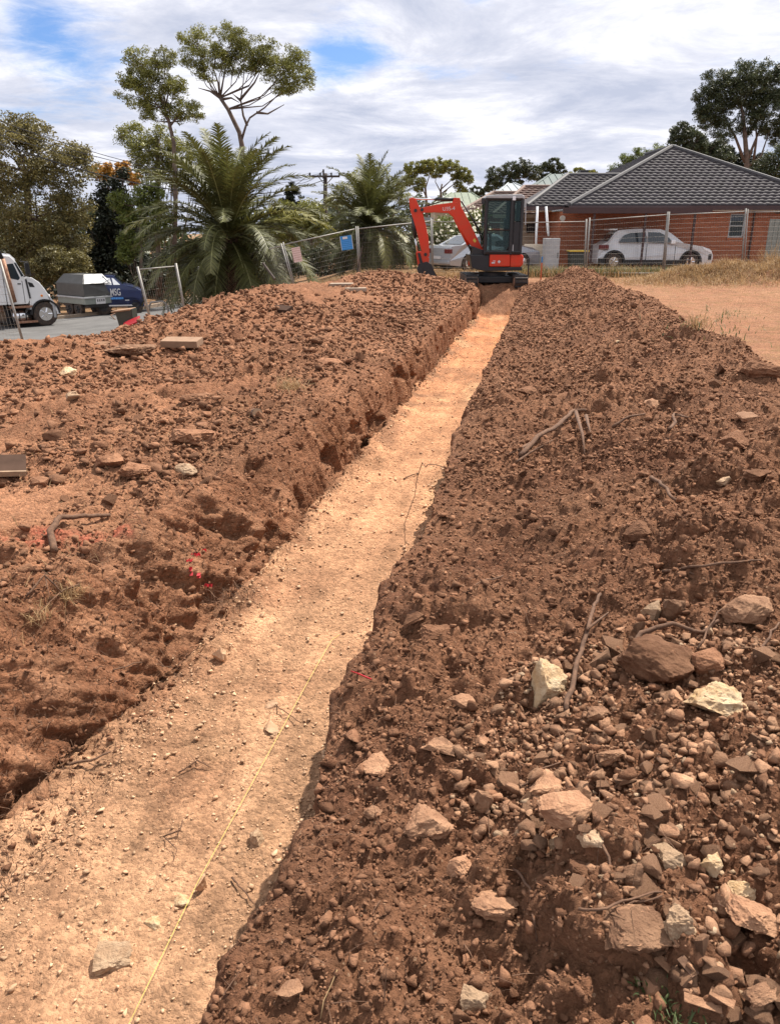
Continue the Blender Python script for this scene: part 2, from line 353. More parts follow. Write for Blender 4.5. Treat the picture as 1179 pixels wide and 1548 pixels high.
def ground0(u, v):
    x = xr(v) + u; z = base_z(x, v); z, _ = left_mound(x, v, z)
    uc = np.interp(v, [0, 5.3, 7.4, 13, 24], [2.4, 2.34, 2.19, 2.16, 1.58]) + .12 * vn(v * .7, v * 0, 5)
    hr = np.interp(v, [-4, 0, 3, 5, 9, 12, 20, 23.8, 25.6], [.2, .36, .46, .5, .47, .5, .40, .56, 0]) * (1 + .12 * vn(v * .9, v * 0, 6))
    t = np.clip((u - .15) / np.maximum(uc - .15, .1), 0, 1); rise = t ** 1.25 * (1.3 - .3 * t)
    m = np.where(u < uc, rise, np.exp(-(np.maximum(u - uc, 0) / .75) ** 2)); z = z + np.where(u > 0, hr * m, 0)
    # heap of dry straw and soil at the right, before the fence
    sh = np.exp(-((x - 13.2) / 3.3) ** 2 - ((v - 25.6) / 1.1) ** 2) * .75 + np.exp(-((x - 9.4) / 1.0) ** 2 - ((v - 25.8) / .7) ** 2) * .22
    return z + sh * (1 + .3 * vn(x * 1.7, v * 1.7, 8))

v_rows = np.concatenate([-6 + np.arange(0, 28) * .235, np.geomspace(.6, 28.5, 1150), np.geomspace(28.8, 70, 60), np.geomspace(74, 1500, 26)])
def geo(a, d, g, end, mid):                 # spacing growing from d by ratio g, faster beyond mid
    out = []; x = a; k = d
    while x < end: x += k; k = k * (g if x < mid else 1.07); out.append(x)
    return np.array(out)
fineL = np.arange(.009, 1.9, .009); LO = np.concatenate([fineL, geo(1.9, .010, 1.009, 900, 9)])[::-1]      # offsets left of the left lip
fineR = np.arange(.009, 3.1, .009); RO = np.concatenate([fineR, geo(3.1, .010, 1.02, 900, 14)])
WL = np.linspace(0, 1, 90); FL = np.linspace(0, 1, 132)[1:]; WR = np.linspace(0, 1, 26)[1:]
nc = len(LO) + len(WL) + len(FL) + len(WR) + len(RO); nr = len(v_rows)
V = np.repeat(v_rows[:, None], nc, 1)
fl_u = np.interp(v_rows, [0, 2.6, 4, 25], [-1.5, -1.45, -1.26, -1.22]) + .05 * vn(v_rows * 1.1, v_rows * 0, 21) + .025 * vn(v_rows * 4.3, v_rows * 0, 22)
lip_u = np.interp(v_rows, [0, 2.6, 3.6, 4.3, 5.3, 6.5, 8, 12.3, 20], [-2.60, -2.30, -2.04, -1.87, -1.72, -1.62, -1.53, -1.38, -1.36]) + .04 * vn(v_rows * .9, v_rows * 0, 223) + .025 * vn(v_rows * 3.1, v_rows * 0, 24)
rl_u = .035 * vn(v_rows * 1.2, v_rows * 0, 25) + .018 * vn(v_rows * 3.7, v_rows * 0, 26) + .014 * vn(v_rows * 11, v_rows * 0, 27)
fl_u = np.where(v_rows > 25, lip_u + .1, fl_u)
U = np.zeros((nr, nc)); Z = np.zeros((nr, nc)); W = np.zeros((nr, nc)); FM = np.zeros((nr, nc))
c0 = len(LO); c1 = c0 + len(WL); c2 = c1 + len(FL); c3 = c2 + len(WR)
U[:, :c0] = lip_u[:, None] - LO; U[:, c0:c1] = lip_u[:, None] + (fl_u - lip_u)[:, None] * WL; rf = rl_u - .05
U[:, c1:c2] = fl_u[:, None] + (rf - fl_u)[:, None] * FL; U[:, c2:c3] = rf[:, None] + (rl_u - rf)[:, None] * WR; U[:, c3:] = rl_u[:, None] + RO
Z0 = ground0(U, V)
depth = .75 * (1 - sstep(22.3, 25.2, v_rows)); depth = np.where(v_rows > 25.3, 0, depth)
zl = Z0[:, c0]; zf = -depth + np.where(depth > 0, 0, np.minimum(zl, 0)) ; zrp = Z0[:, c3]
Z[:, :c0] = Z0[:, :c0]; Z[:, c3:] = Z0[:, c3:]
steep = np.interp(v_rows, [3, 6, 12], [1.8, 2.0, 2.4])
prof = (1 - WL[None, :] ** steep[:, None]) * .86 + .14 * (1 - WL[None, :]) + .05 * np.sin(WL * 2 * pi * 1.5)[None, :] * (1 - sstep(4, 8, v_rows))[:, None]
Z[:, c0:c1] = zf[:, None] + (zl - zf)[:, None] * prof
Z[:, c1:c2] = zf[:, None] + .07 * np.exp(-FL / .09) * np.minimum(depth, .2)[:, None] * 5 + .03 * np.exp(-(1 - FL) / .07) * (depth > .2)[:, None]
Z[:, c2:c3] = zf[:, None] + (zrp - zf)[:, None] * WR
far = v_rows > 25.4
Z[far] = Z0[far]
# round the lips off
for lipc, offs, sl_ in ((slice(0, c0), LO, 1), (slice(c3, nc), RO, 1)):
    Z[:, lipc] -= ((.15 * np.exp(-offs / .30)) if lipc.start == 0 else (.03 * np.exp(-offs / .12)))[None, :] * (depth > 0.1)[:, None]
Z[:, c0:c1] -= .15 * (1 - WL) * (depth > .1)[:, None]; Z[:, c2:c3] -= .03 * WR * (depth > .1)[:, None]
X = xr(V) + U
# arc length parameter for texture domain
r0 = int(np.argmin(abs(v_rows - 7))); sarc = np.concatenate([[0], np.cumsum(np.hypot(np.diff(U[r0]), np.diff(Z[r0])))]); sarc -= sarc[c2]
SA = np.repeat(sarc[None, :], nr, 0)
# masks
isfl = np.zeros(nc); isfl[c1:c2] = 1; FM = isfl[None, :] * (1 - sstep(21.8, 23.2, V + .5 * vn(SA * 3, V * 3, 31)))
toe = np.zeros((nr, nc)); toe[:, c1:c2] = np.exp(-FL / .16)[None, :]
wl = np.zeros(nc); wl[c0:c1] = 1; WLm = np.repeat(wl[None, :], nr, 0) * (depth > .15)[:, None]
_, dl = left_mound(X, V, Z * 0)
sandR = sstep(2.9, 3.5, U + .25 * vn(U * 3, V * 2, 33)) * sstep(.4, -.0, 0 * U); uc_ = np.interp(v_rows, [0, 5.3, 7.4, 13, 24], [2.4, 2.34, 2.19, 2.16, 1.58])[:, None]
sandR = sstep(.55, 1.05, U - uc_ + .22 * vn(U * 2.4, V * 1.6, 33)) ; sandR = np.maximum(sandR, (V > 26) * 1.0)
bump_l = np.exp(-(dl / 2.4) ** 2)
flatL = (U < -1.6) * (1 - bump_l) * np.maximum(np.exp(-((X + 2.6) / 1.0) ** 2 - ((V - 4.6) / .65) ** 2) * 1.4, .75 * sstep(.3, .7, vn(X * .9 + 3, V * .8, 35)))
beyond = sstep(1.2, 2.2, dl) * ((X * 1.0 + 8.5 - (V - 9) * .62) < 0)    # behind the left mound: verge towards the road
rough = np.ones((nr, nc)); rough = np.where(FM > .5, .22 + .5 * toe, rough); rough *= (1 - .84 * sandR); rough *= (1 - .5 * flatL); rough *= 1 - .7 * beyond
nearm = (V < 26) | (U > 3)
patch = np.clip(.62 + .75 * fbm(X * 1.1 + 7, V * 1.0, 3, 42), .18, 1.25)
big = fbm(SA * .9, V * .9, 4, 40) * .055 + .05 * (np.abs(fbm(SA * 1.9, V * 1.9, 4, 47)) - .3) * (1 - sandR)
D = big * rough
px_m = np.maximum(V, 1) / 770
D += rough * patch * .100 * clods(SA, V, .36, 60, .38)
D += rough * patch * .060 * clods(SA + 3, V, .16, 70, .55)
D += rough * patch * .036 * clods(SA + 7, V + 2, .075, 80, .7)
D += rough * .015 * clods(SA + 5, V + 1, .035, 90, .8) * (V < 14)
D += (.2 + .8 * rough) * (.013 * fbm(SA * 20, V * 20, 4, 44, .65) - .016 * np.abs(vn(SA * 11, V * 11, 49)))
D += .010 * fbm(SA * 6, V * 6, 3, 46)
D[(V > 27)] *= .25
# left wall: bucket tooth striations, diagonal scrapes and hollows
zz = Z
st = (vn(V * 25 + zz * 1.5, zz * 2.2, 101) + .8 * vn(V * 45 + zz * 2, zz * 3.0, 102)) * (.55 + .6 * vn(V * 1.7, zz * 3, 106))
near = 1 - sstep(4.5, 7, V)
dg = vn((V + zz * 1.1) * 9, (zz - V * .5) * 2.0, 103) + .6 * vn((V + zz * 1.1) * 20, (zz - V * .5) * 4.0, 104)
holes = -np.clip(fbm(V * 2.3 + 31.7, zz * 3.4, 4, 215) - .40, 0, .5) * .26
WD = st * .042 * (1 - near) + dg * .026 * near + holes + .04 * near * np.abs(fbm(V * 4.1 + 4, zz * 4.1, 4, 108))
D = D * (1 - WLm * (.3 + .5 * (1 - near))) + WD * WLm
D += (depth > .1)[:, None] * 0
D[:, c3:] *= (1 - .6 * np.exp(-RO / .10))[None, :]; D[:, c2:c3] *= .4
# normals and displacement
Pm = np.stack([X, V, Z], -1)
du = np.gradient(Pm, axis=1); dv = np.gradient(Pm, axis=0); nrm = np.cross(du, dv); nrm /= np.linalg.norm(nrm, axis=-1, keepdims=True) + 1e-9
nrm[nrm[..., 2] < -.05] *= 1
Pm = Pm + nrm * D[..., None]
# colours (albedo of the earth itself)
def lerp(a, b, t): return a + (np.asarray(b) - a) * t[..., None]
n1 = fbm(X * .7, V * .7, 4, 120); n2 = fbm(X * 5, V * 5, 3, 125); n3 = fbm(SA * 1.6, V * 1.6, 4, 128)
C = np.zeros((nr, nc, 3)) + np.array([.225, .118, .070])
C = lerp(C, [.135, .064, .038], np.clip(n3 * .8 + .1, 0, 1) * .8)
C = lerp(C, [.31, .175, .108], np.clip(n2 * .6, 0, 1) * .8)
leftm = (U < -1.3) * 1.0
C = lerp(C, [.275, .142, .084], leftm * np.clip(.45 + .5 * n1, 0, 1))
C = lerp(C, [.37, .20, .120], np.clip(flatL * 1.2, 0, 1) * .8)
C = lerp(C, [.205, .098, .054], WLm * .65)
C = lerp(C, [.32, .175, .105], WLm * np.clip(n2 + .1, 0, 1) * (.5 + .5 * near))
fn = np.clip((V - 3) / 16, 0, 1); FC = np.array([.44, .265, .160]) + (np.array([.47, .205, .100]) - np.array([.44, .265, .160])) * fn[..., None]
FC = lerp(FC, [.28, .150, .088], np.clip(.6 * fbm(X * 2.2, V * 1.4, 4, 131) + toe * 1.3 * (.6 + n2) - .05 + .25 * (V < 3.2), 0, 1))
FC = lerp(FC, [.50, .33, .19], np.clip(fbm(X * 1.4 + 5, V * .9, 3, 134) - .25, 0, .8))
FC = FC * (1 + .16 * fbm(U * 7, V * .9, 3, 137) + .12 * fbm(X * 9, V * 9, 3, 138))[..., None]
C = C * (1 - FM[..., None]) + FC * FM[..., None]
SC_ = lerp(np.zeros((nr, nc, 3)) + np.array([.30, .165, .098]), [.34, .205, .125], np.clip(.4 + .6 * n1, 0, 1)); SC_ = lerp(SC_, [.25, .165, .085], np.clip(n2 * .8 + .3 * sstep(20, 25, V), 0, 1))
C = C * (1 - sandR[..., None]) + SC_ * sandR[..., None]
C = lerp(C, [.30, .20, .12], beyond * 1.0)
C = lerp(C, [.16, .13, .07], (V > 30) * sstep(.0, .4, n2) * .8)
# sprayed red set-out line on the left bank
rp_ = [P(-40, 806, 1), P(190, 783, 1)]
def gp(px, py, z=-.05):
    r = ray(px, py); t = (z - EYE) / r.z; return r.x * t, r.y * t
(ax, ay), (bx, by) = gp(-60, 812), gp(195, 782)
t = ((X - ax) * (bx - ax) + (V - ay) * (by - ay)) / ((bx - ax) ** 2 + (by - ay) ** 2); dd = np.abs((X - ax) * (by - ay) - (V - ay) * (bx - ax)) / math.hypot(bx - ax, by - ay)
pm = (t > 0) * (t < 1) * sstep(.16, .03, dd + .05 * n2) * np.clip(.55 + .6 * fbm(X * 14, V * 14, 3, 140), 0, 1)
C = lerp(C, [.52, .10, .075], pm * .5)
C = C * (1 - .12 * (U > 0) * (1 - sandR))[..., None]
C = C * (np.array([.93, .84, .77]) * (1 - FM[..., None]) + np.array([.98, .93, .88]) * FM[..., None]); C = C * (1 - sandR[..., None] * np.array([.13, .18, .18]))
Fidx = np.arange(nr * nc).reshape(nr, nc)
Q = np.stack([Fidx[:-1, :-1], Fidx[:-1, 1:], Fidx[1:, 1:], Fidx[1:, :-1]], -1).reshape(-1, 4)
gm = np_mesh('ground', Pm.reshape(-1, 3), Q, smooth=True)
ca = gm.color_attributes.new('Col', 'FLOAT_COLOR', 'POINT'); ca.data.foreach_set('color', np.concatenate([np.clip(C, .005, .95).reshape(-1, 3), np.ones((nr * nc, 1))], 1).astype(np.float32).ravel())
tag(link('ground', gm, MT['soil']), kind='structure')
# lookup tables: projected pixel of every ground vertex
Pf = Pm.reshape(-1, 3); rel = Pf - np.array([0, 0, EYE]); dpt = rel[:, 1] * cos(TH) - rel[:, 2] * sin(TH); up = rel[:, 1] * sin(TH) + rel[:, 2] * cos(TH)
ok = dpt > .2; PX = np.where(ok, 589.5 + F_PX * rel[:, 0] / np.maximum(dpt, .2), -9999); PY = np.where(ok, 774 - F_PX * up / np.maximum(dpt, .2), -9999)
_o = np.argsort(PX); _PXs = PX[_o]
def hit(px, py, tol=5):
    a = np.searchsorted(_PXs, px - tol); b = np.searchsorted(_PXs, px + tol); ids = _o[a:b]; ids = ids[np.abs(PY[ids] - py) < tol]
    if len(ids) == 0: return hit(px, py, tol * 2) if tol < 100 else (Vector((0, 3, 0)), 3, 0)
    dm = dpt[ids].min(); ids = ids[dpt[ids] < dm * 1.05 + .02]; k = ids[np.argmin((PX[ids] - px) ** 2 + (PY[ids] - py) ** 2)]
    return Vector(Pf[k]), float(dpt[k]), int(k)
def gz(x, y):
    i = int(np.argmin(abs(v_rows - y))); j = int(np.argmin(abs(X[i] - x))); return float(Pm[i, j, 2])
# ------------------------------------------------------------------ rocks, clods and rubble
def rock_bm(seed, npts=14, cuts=0, nz=.08, flat=1.0, boxy=0.0):
    r = random.Random(seed); b = bmesh.new()
    for i in range(npts):
        v = Vector((r.gauss(0, 1), r.gauss(0, 1), r.gauss(0, 1))).normalized()
        if boxy: m = max(abs(v.x), abs(v.y), abs(v.z)); v = v.lerp(v / m, boxy)
        b.verts.new(v * r.uniform(.78, 1.1))
    g = bmesh.ops.convex_hull(b, input=b.verts)
    bmesh.ops.delete(b, geom=[v for v in b.verts if not v.link_faces], context='VERTS')
    for c in range(cuts):
        bmesh.ops.subdivide_edges(b, edges=b.edges, cuts=1, use_grid_fill=True, smooth=.05 if c == 0 else .02)
        for v in b.verts:
            s = 1.4 * 2 ** c; v.co += v.co.normalized() * mnoise.noise(v.co * s + Vector((seed * 7.1, 0, 0))) * nz / (1 + .6 * c)
    bmesh.ops.triangulate(b, faces=b.faces); bmesh.ops.recalc_face_normals(b, faces=b.faces); return b
def rock_mesh(name, *a, ang=38, **k):
    b = rock_bm(*a, **k); me = bpy.data.meshes.new(name); b.to_mesh(me); b.free()
    me.polygons.foreach_set('use_smooth', [True] * len(me.polygons)); me.set_sharp_from_angle(angle=radians(ang)); return me
def arr(b):
    b.verts.index_update(); v = np.array([tuple(x.co) for x in b.verts]); f = np.array([[w.index for w in fc.verts] for fc in b.faces]); b.free(); return v, f
LOW = [arr(rock_bm(900 + i, 8 + i % 4, 0)) for i in range(12)]; MID = [arr(rock_bm(950 + i, 8 + i % 5, 1, nz=.10, boxy=.15 * (i % 4))) for i in range(12)]
def rand_rot(n):
    q = rng.normal(size=(n, 4)); q /= np.linalg.norm(q, axis=1)[:, None]; w, x, y, z = q.T
    return np.stack([np.stack([1 - 2 * (y * y + z * z), 2 * (x * y - z * w), 2 * (x * z + y * w)], -1), np.stack([2 * (x * y + z * w), 1 - 2 * (x * x + z * z), 2 * (y * z - x * w)], -1),
                     np.stack([2 * (x * z - y * w), 2 * (y * z + x * w), 1 - 2 * (x * x + y * y)], -1)], 1)
def at_uv(u, v):
    i = np.clip(np.searchsorted(v_rows, v), 0, nr - 1); j = np.array([min(nc - 1, np.searchsorted(U[a], b)) for a, b in zip(i, u)]); return i, j, Pm[i, j]
def rubble(name, pos, size, m, label, flatten=.75, sink=.25):
    n = len(pos); R = rand_rot(n); VV = []; FF = []; off = 0; kind = rng.integers(0, 12, n); big = size * 770 / np.maximum(pos[:, 1], 1) > 6
    sc = rng.uniform(.6, 1.15, (n, 3)) * size[:, None]
    for k in range(12):
        for lod, B in ((0, LOW), (1, MID)):
            ids = np.where((kind == k) & (big == bool(lod)))[0]
            if len(ids) == 0: continue
            v, f = B[k]; w = np.einsum('nij,nvj->nvi', R[ids], v[None] * sc[ids][:, None, :]); w[..., 2] *= flatten
            w += pos[ids][:, None, :] + np.array([0, 0, 1])[None, None, :] * (size[ids] * (1 - sink) * .6)[:, None, None]
            VV.append(w.reshape(-1, 3)); FF.append((f[None] + (np.arange(len(ids)) * len(v))[:, None, None] + off).reshape(-1, 3)); off += len(ids) * len(v)
    me = np_mesh(name, np.concatenate(VV), np.concatenate(FF)); o = link(name, me, MT[m]); tag(o, label, None, None, 'stuff'); return o
def scatter(n, v0, v1, ufun, s0, s1, sig=.5, cut=1e9):
    v = np.exp(rng.uniform(np.log(v0), np.log(v1), n)); u = ufun(v, n); i, j, p = at_uv(u, v)
    s = np.exp(rng.normal(0, sig, n)) * (s0 + s1 * v); return p, np.minimum(s, cut), u, v
# clods over the right spoil and both banks
p1, s1, u1, vv1 = scatter(125000, .9, 25, lambda v, n: rng.uniform(-.02, 1, n) * (np.interp(v, [0, 24], [3.1, 2.6]) + .02), .0030, .00092, .62, .032)
p2, s2, u2, vv2 = scatter(62000, 3.4, 24, lambda v, n: np.interp(v, [3.4, 24], [-1.9, -1.4]) - rng.uniform(0, 1, n) ** 1.1 * np.interp(v, [3, 10, 24], [3.4, 7.5, 9.5]), .0036, .0012, .66, .075)
k1 = rng.random(len(p1)) < np.clip(.55 + .9 * fbm(p1[:, 0] * 1.3 + 7, p1[:, 1] * 1.2, 4, 311), .42, 1); p1 = p1[k1]; s1 = s1[k1]
k2 = p2[:, 2] > -1.3; wf = vn(p2[:, 0] * .6 + 3, p2[:, 1] * .6, 301) + .35 * vn(p2[:, 0] * 2, p2[:, 1] * 2, 305) + .55 * rng.random(len(p2)) - 1.5 * np.exp(-((p2[:, 0] + 2.5) / .8) ** 2 - ((p2[:, 1] - 4.55) / .55) ** 2) > -.12; k2 &= wf
p3, s3, u3, vv3 = scatter(12000, 1.2, 22, lambda v, n: rng.uniform(-2.4, -1.2, n), .0036, .0011, .6, .04)
rubble('loose_clods', np.concatenate([p1, p2[k2], p3]), np.concatenate([s1, s2[k2], s3]), 'clod', 'small crumbled brown clods of earth strewn over both spoil banks')
# gravel on the trench floor, thick along its edges and in the foreground
p4, s4, u4, vv4 = scatter(16000, 1.1, 22, lambda v, n: np.where(rng.random(n) < .45, -.05 - np.abs(rng.normal(0, .16, n)), np.where(rng.random(n) < .35, -1.25 + np.abs(rng.normal(0, .15, n)), rng.uniform(-1.35, -.05, n))), .0034, .0007, .55, .022)
k4 = rng.random(len(p4)) < np.interp(vv4, [2, 6, 12, 22], [1, .55, .30, .25]); rubble('floor_gravel', p4[k4], s4[k4], 'floor_st', 'pale orange gravel scattered on the trench floor', .6)
# stony patch in the right foreground
def pxs(n, x0, x1, y0, y1, dens=None):
    out = []; ids = np.where((PX > x0) & (PX < x1) & (PY > y0) & (PY < y1) & (dpt < 6))[0]; w = 1.0 / np.maximum(1e-3, 1.0); return Pf[rng.choice(ids, n)], ids
def in_patch(p):       # ragged ellipse-like footprint of the stony patch on the ground
    e = ((p[:, 0] - .86) / .62) ** 2 + ((p[:, 1] - 1.75) / .80) ** 2; return e + .35 * vn(p[:, 0] * 4, p[:, 1] * 4, 401) < 1
v = rng.uniform(.95, 2.7, 9000); u = rng.uniform(.3, 2.3, 9000); i, j, pp = at_uv(u, v); m = in_patch(pp); pp = pp[m][:4200]
ss = np.exp(rng.normal(0, .58, len(pp))) * .0088; rubble('stone_rubble', pp, np.minimum(ss, .028), 'stone', 'tan stones heaped in a rubble patch in the right foreground', .8, .15)
v = rng.uniform(.95, 2.9, 1500); u = rng.uniform(.3, 2.3, 1500); i, j, pq = at_uv(u, v); m = in_patch(pq); pq = pq[m][:260]
rubble('pale_stone_chips', pq, np.exp(rng.normal(0, .35, len(pq))) * .009, 'pale', 'pale stone chips among the tan rubble', .8, .15)

# counted stones: one object each
def place_rock(name, px, py, wpx, hpx, m, label, seed, npts=14, boxy=0, group=None, cat='rock', lift=.30, yaw=None, cuts=3, nz=.17, depthf=.85):
    p, d, k = hit(px, py + hpx * .25); w = wpx * d / F_PX; 
    vw = sin(TH + math.atan((py - 774) / F_PX)); hh = hpx * d / F_PX; dy = w * depthf; h = max(.62 * w * min(1, hpx / wpx * 1.3), (hh - dy * vw) / max(.3, math.sqrt(1 - vw * vw))) if hpx < wpx * 1.1 else hh * 1.0
    me = rock_mesh(name, seed, npts, cuts=cuts, nz=nz, boxy=boxy); me.materials.append(MT[m])
    co_ = np.empty(len(me.vertices) * 3, dtype=np.float32); me.vertices.foreach_get('co', co_); co_ = co_.reshape(-1, 3); co_ -= (co_.max(0) + co_.min(0)) / 2; co_ /= (co_.max(0) - co_.min(0)); co_ *= np.array([w, dy, h]) * 1.04
    me.vertices.foreach_set('co', co_.ravel()); me.update()
    o = link(name, me, None, None, p + Vector((0, dy * .15, h * lift))); o.rotation_euler = (random.uniform(-.12, .12), random.uniform(-.15, .15), yaw if yaw is not None else random.uniform(-.25, .25))
    return tag(o, label, cat, group)
RK = [
 ('rock', 830, 1032, 60, 72, 'white', 'white and ochre rock standing upright beside the long thick root', 3, 11, .5),
 ('rock', 1083, 1055, 92, 64, 'white', 'broad pale cream rock slab lying right of the big brown boulder', 5, 13, .4),
 ('rock', 992, 1008, 108, 84, 'clod', 'big rough brown boulder between the two cream rocks', 8, 26, 0),
 ('rock', 1128, 927, 76, 48, 'stone', 'smooth tan rock near the right edge above the cream slab', 10, 22, 0),
 ('rock', 1018, 922, 36, 42, 'stone', 'small upright tan stone behind the big brown boulder', 12, 12, .3),
 ('rock', 988, 927, 30, 36, 'pale', 'flat pale flake left of the small upright tan stone', 13, 10, .5),
 ('rock', 1070, 1000, 52, 44, 'clod', 'rounded dark clod tucked right of the big brown boulder', 14, 24, 0),
 ('rock', 568, 1155, 50, 50, 'stone', 'angular brown rock on bare earth close to the trench lip', 15, 14, .2),
 ('rock', 648, 1243, 76, 48, 'stone', 'wedge shaped brown rock at the left of the rubble patch', 16, 12, .2),
 ('rock', 858, 1232, 82, 62, 'stone', 'large rounded sandstone boulder in the middle of the rubble', 17, 34, 0),
 ('rock', 890, 1266, 40, 38, 'pale', 'mottled grey stone touching the rounded boulder at lower right', 18, 20, 0),
 ('rock', 845, 1277, 42, 22, 'pale', 'thin yellowish slab under the rounded boulder', 19, 11, .5),
 ('rock', 820, 1187, 62, 28, 'stone', 'long flat tan slab above the rounded boulder', 20, 12, .3),
 ('rock', 752, 1160, 42, 38, 'stone', 'triangular tan stone leaning above the left rubble', 21, 8, .2),
 ('rock', 733, 1212, 28, 42, 'stone', 'narrow upright stone left of the rounded boulder', 22, 13, .2),
 ('rock', 698, 1310, 44, 38, 'stone', 'grey brown block on bare soil below the wedge rock', 23, 12, .5),
 ('rock', 748, 1367, 72, 78, 'stone', 'big rough sandstone lump standing alone on bare soil', 24, 18, .2),
 ('rock', 963, 1415, 106, 66, 'stone', 'largest tan rock with a broken face in the lower right', 25, 16, .3),
 ('rock', 1027, 1405, 46, 60, 'pale', 'pale crusted stone leaning against the largest tan rock', 26, 16, .2),
 ('rock', 1135, 1388, 80, 56, 'stone', 'brown sloping slab near the right edge of the rubble', 27, 13, .3),
 ('rock', 1127, 1345, 42, 42, 'white', 'cream angular stone resting behind the brown sloping slab', 28, 11, .4),
 ('rock', 1072, 1311, 32, 36, 'white', 'rounded white stone above the largest tan rock', 29, 18, 0),
 ('rock', 1018, 1298, 52, 30, 'pale', 'flat striped pale stone left of the rounded white stone', 30, 12, .4),
 ('rock', 1152, 1502, 50, 40, 'stone', 'tan stone in the bottom right corner', 31, 14, .2),
 ('rock', 718, 1507, 42, 46, 'pale', 'single pale stone on bare soil at the bottom', 32, 12, .2),
 ('rock', 437, 1493, 40, 42, 'stone', 'brown stone near the trench lip at the bottom', 33, 13, .2),
 ('rock', 880, 1312, 42, 46, 'clod', 'dark brown block below the rounded boulder', 34, 12, .4),
 ('rock', 955, 1325, 32, 38, 'stone', 'upright brown stone between the rounded boulder and the largest rock', 35, 13, .3),
 ('rock', 1090, 1372, 26, 40, 'stone', 'narrow stone standing left of the brown sloping slab', 36, 12, .3),
 ('rock', 565, 1227, 30, 26, 'stone', 'small round stone on bare soil below the angular brown rock', 37, 18, 0),
 ('rock', 922, 1140, 42, 40, 'stone', 'pointed tan rock above the rubble below the big brown boulder', 38, 11, .2),
 ('rock', 172, 1450, 56, 34, 'pale', 'long pale stone lying on the trench floor at the bottom left', 39, 12, .4),
 ('rock', 232, 1398, 26, 13, 'white', 'small white stone on the trench floor', 40, 11, .2),
 ('rock', 411, 1103, 30, 17, 'floor_st', 'flat cream stone beside the yellow string on the trench floor', 41, 10, .5),
 ('rock', 411, 1063, 20, 14, 'floor_st', 'small cream stone above the flat one beside the yellow string', 42, 10, .3),
 ('rock', 334, 990, 20, 30, 'floor_st', 'upright buff stone at the foot of the left trench wall', 43, 11, .4),
 ('rock', 388, 1267, 22, 25, 'pale', 'rounded pale stone near the right side of the trench floor', 44, 16, 0),
 ('rock', 275, 1362, 26, 16, 'white', 'whitish stone lying against the yellow string', 45, 12, .2),
 ('rock', 304, 1338, 18, 30, 'floor_st', 'thin upright stone right beside the yellow string', 46, 10, .4),
 ('rock', 1150, 558, 58, 36, 'clod', 'dark square block of earth on the edge of the sandy ground', 47, 12, .6),
 ('rock', 100, 563, 26, 18, 'white', 'white stone on the left spoil bank below the road', 48, 12, .2),
 ('rock', 108, 600, 22, 20, 'pale', 'pale stone below the white stone on the left bank', 49, 12, .2),
 ('rock', 198, 532, 82, 30, 'stone', 'large flat topped lump on top of the left spoil bank', 50, 16, .3),
 ('rock', 150, 522, 40, 14, 'stone', 'long flat tan stone left of the large flat topped lump', 51, 12, .4),
 ('rock', 290, 663, 70, 40, 'clod', 'large brown clod with a dark hollow side on the left bank', 52, 20, .1),
 ('rock', 280, 708, 36, 22, 'pale', 'rounded pale cobble below the large clod on the left bank', 53, 20, 0),
 ('rock', 165, 698, 50, 30, 'clod', 'rounded brown clod left of the pale cobble', 54, 22, 0),
 ('rock', 205, 712, 50, 32, 'clod', 'broad brown clod between the pale cobble and the rounded clod', 55, 18, .1),
 ('rock', 84, 658, 32, 22, 'clod', 'dark clod on the flat earth of the left bank', 56, 14, .2),
 ('rock', 292, 600, 50, 18, 'clod', 'long dark clod on the left bank above the large clod', 57, 14, .2),
 ('rock', 60, 728, 26, 18, 'clod', 'small dark clod beside the brown board', 58, 14, .2),
 ('rock', 966, 802, 46, 40, 'clod', 'dark round clod halfway up the right spoil bank', 59, 22, 0),
 ('rock', 628, 932, 36, 22, 'clod', 'dark clod near the trench lip in the middle distance', 60, 16, .1),
 ('rock', 662, 962, 52, 36, 'clod', 'large dark clod just below the other one near the trench lip', 61, 18, .1),
 ('rock', 796, 592, 34, 20, 'clod', 'brown clod beside the far stretch of the trench', 62, 16, .1),
 ('rock', 990, 607, 36, 16, 'stone', 'pointed flat stone on the right bank under the crest', 63, 10, .2),
 ('rock', 932, 517, 12, 7, 'white', 'tiny white stone on the far right spoil bank', 64, 10, .2),
 ('rock', 1130, 632, 38, 16, 'stone', 'flat light stone on the right bank near the photo edge', 65, 12, .4),
 ('rock', 1110, 660, 44, 30, 'clod', 'broken brown lump under the flat light stone', 66, 13, .2),
 ('rock', 1145, 720, 40, 26, 'clod', 'brown lump at the right edge in mid height', 67, 14, .2),
 ('rock', 1095, 725, 26, 22, 'pale', 'pale upright stone left of the brown lump at the right edge', 68, 12, .3),
 ('rock', 498, 548, 40, 18, 'clod', 'flat clod on the left bank next to the trench lip', 69, 16, .2),
 ('rock', 700, 1060, 40, 18, 'stone', 'flat tan plate above the left rubble', 70, 10, .4),
 ('rock', 665, 1130, 52, 22, 'stone', 'long flat stone lying across the left rubble', 71, 11, .4),
 ('rock', 905, 1080, 34, 22, 'stone', 'tan stone under the lower end of the thick root', 72, 13, .2),
]
for r in RK: place_rock(r[0], r[1], r[2], r[3], r[4], r[5], r[6], r[7], r[8], r[9], lift=.34 if r[8] > 20 else .22, cuts=4 if r[3] > 40 else 3, nz=.11 if r[8] > 20 else .17)
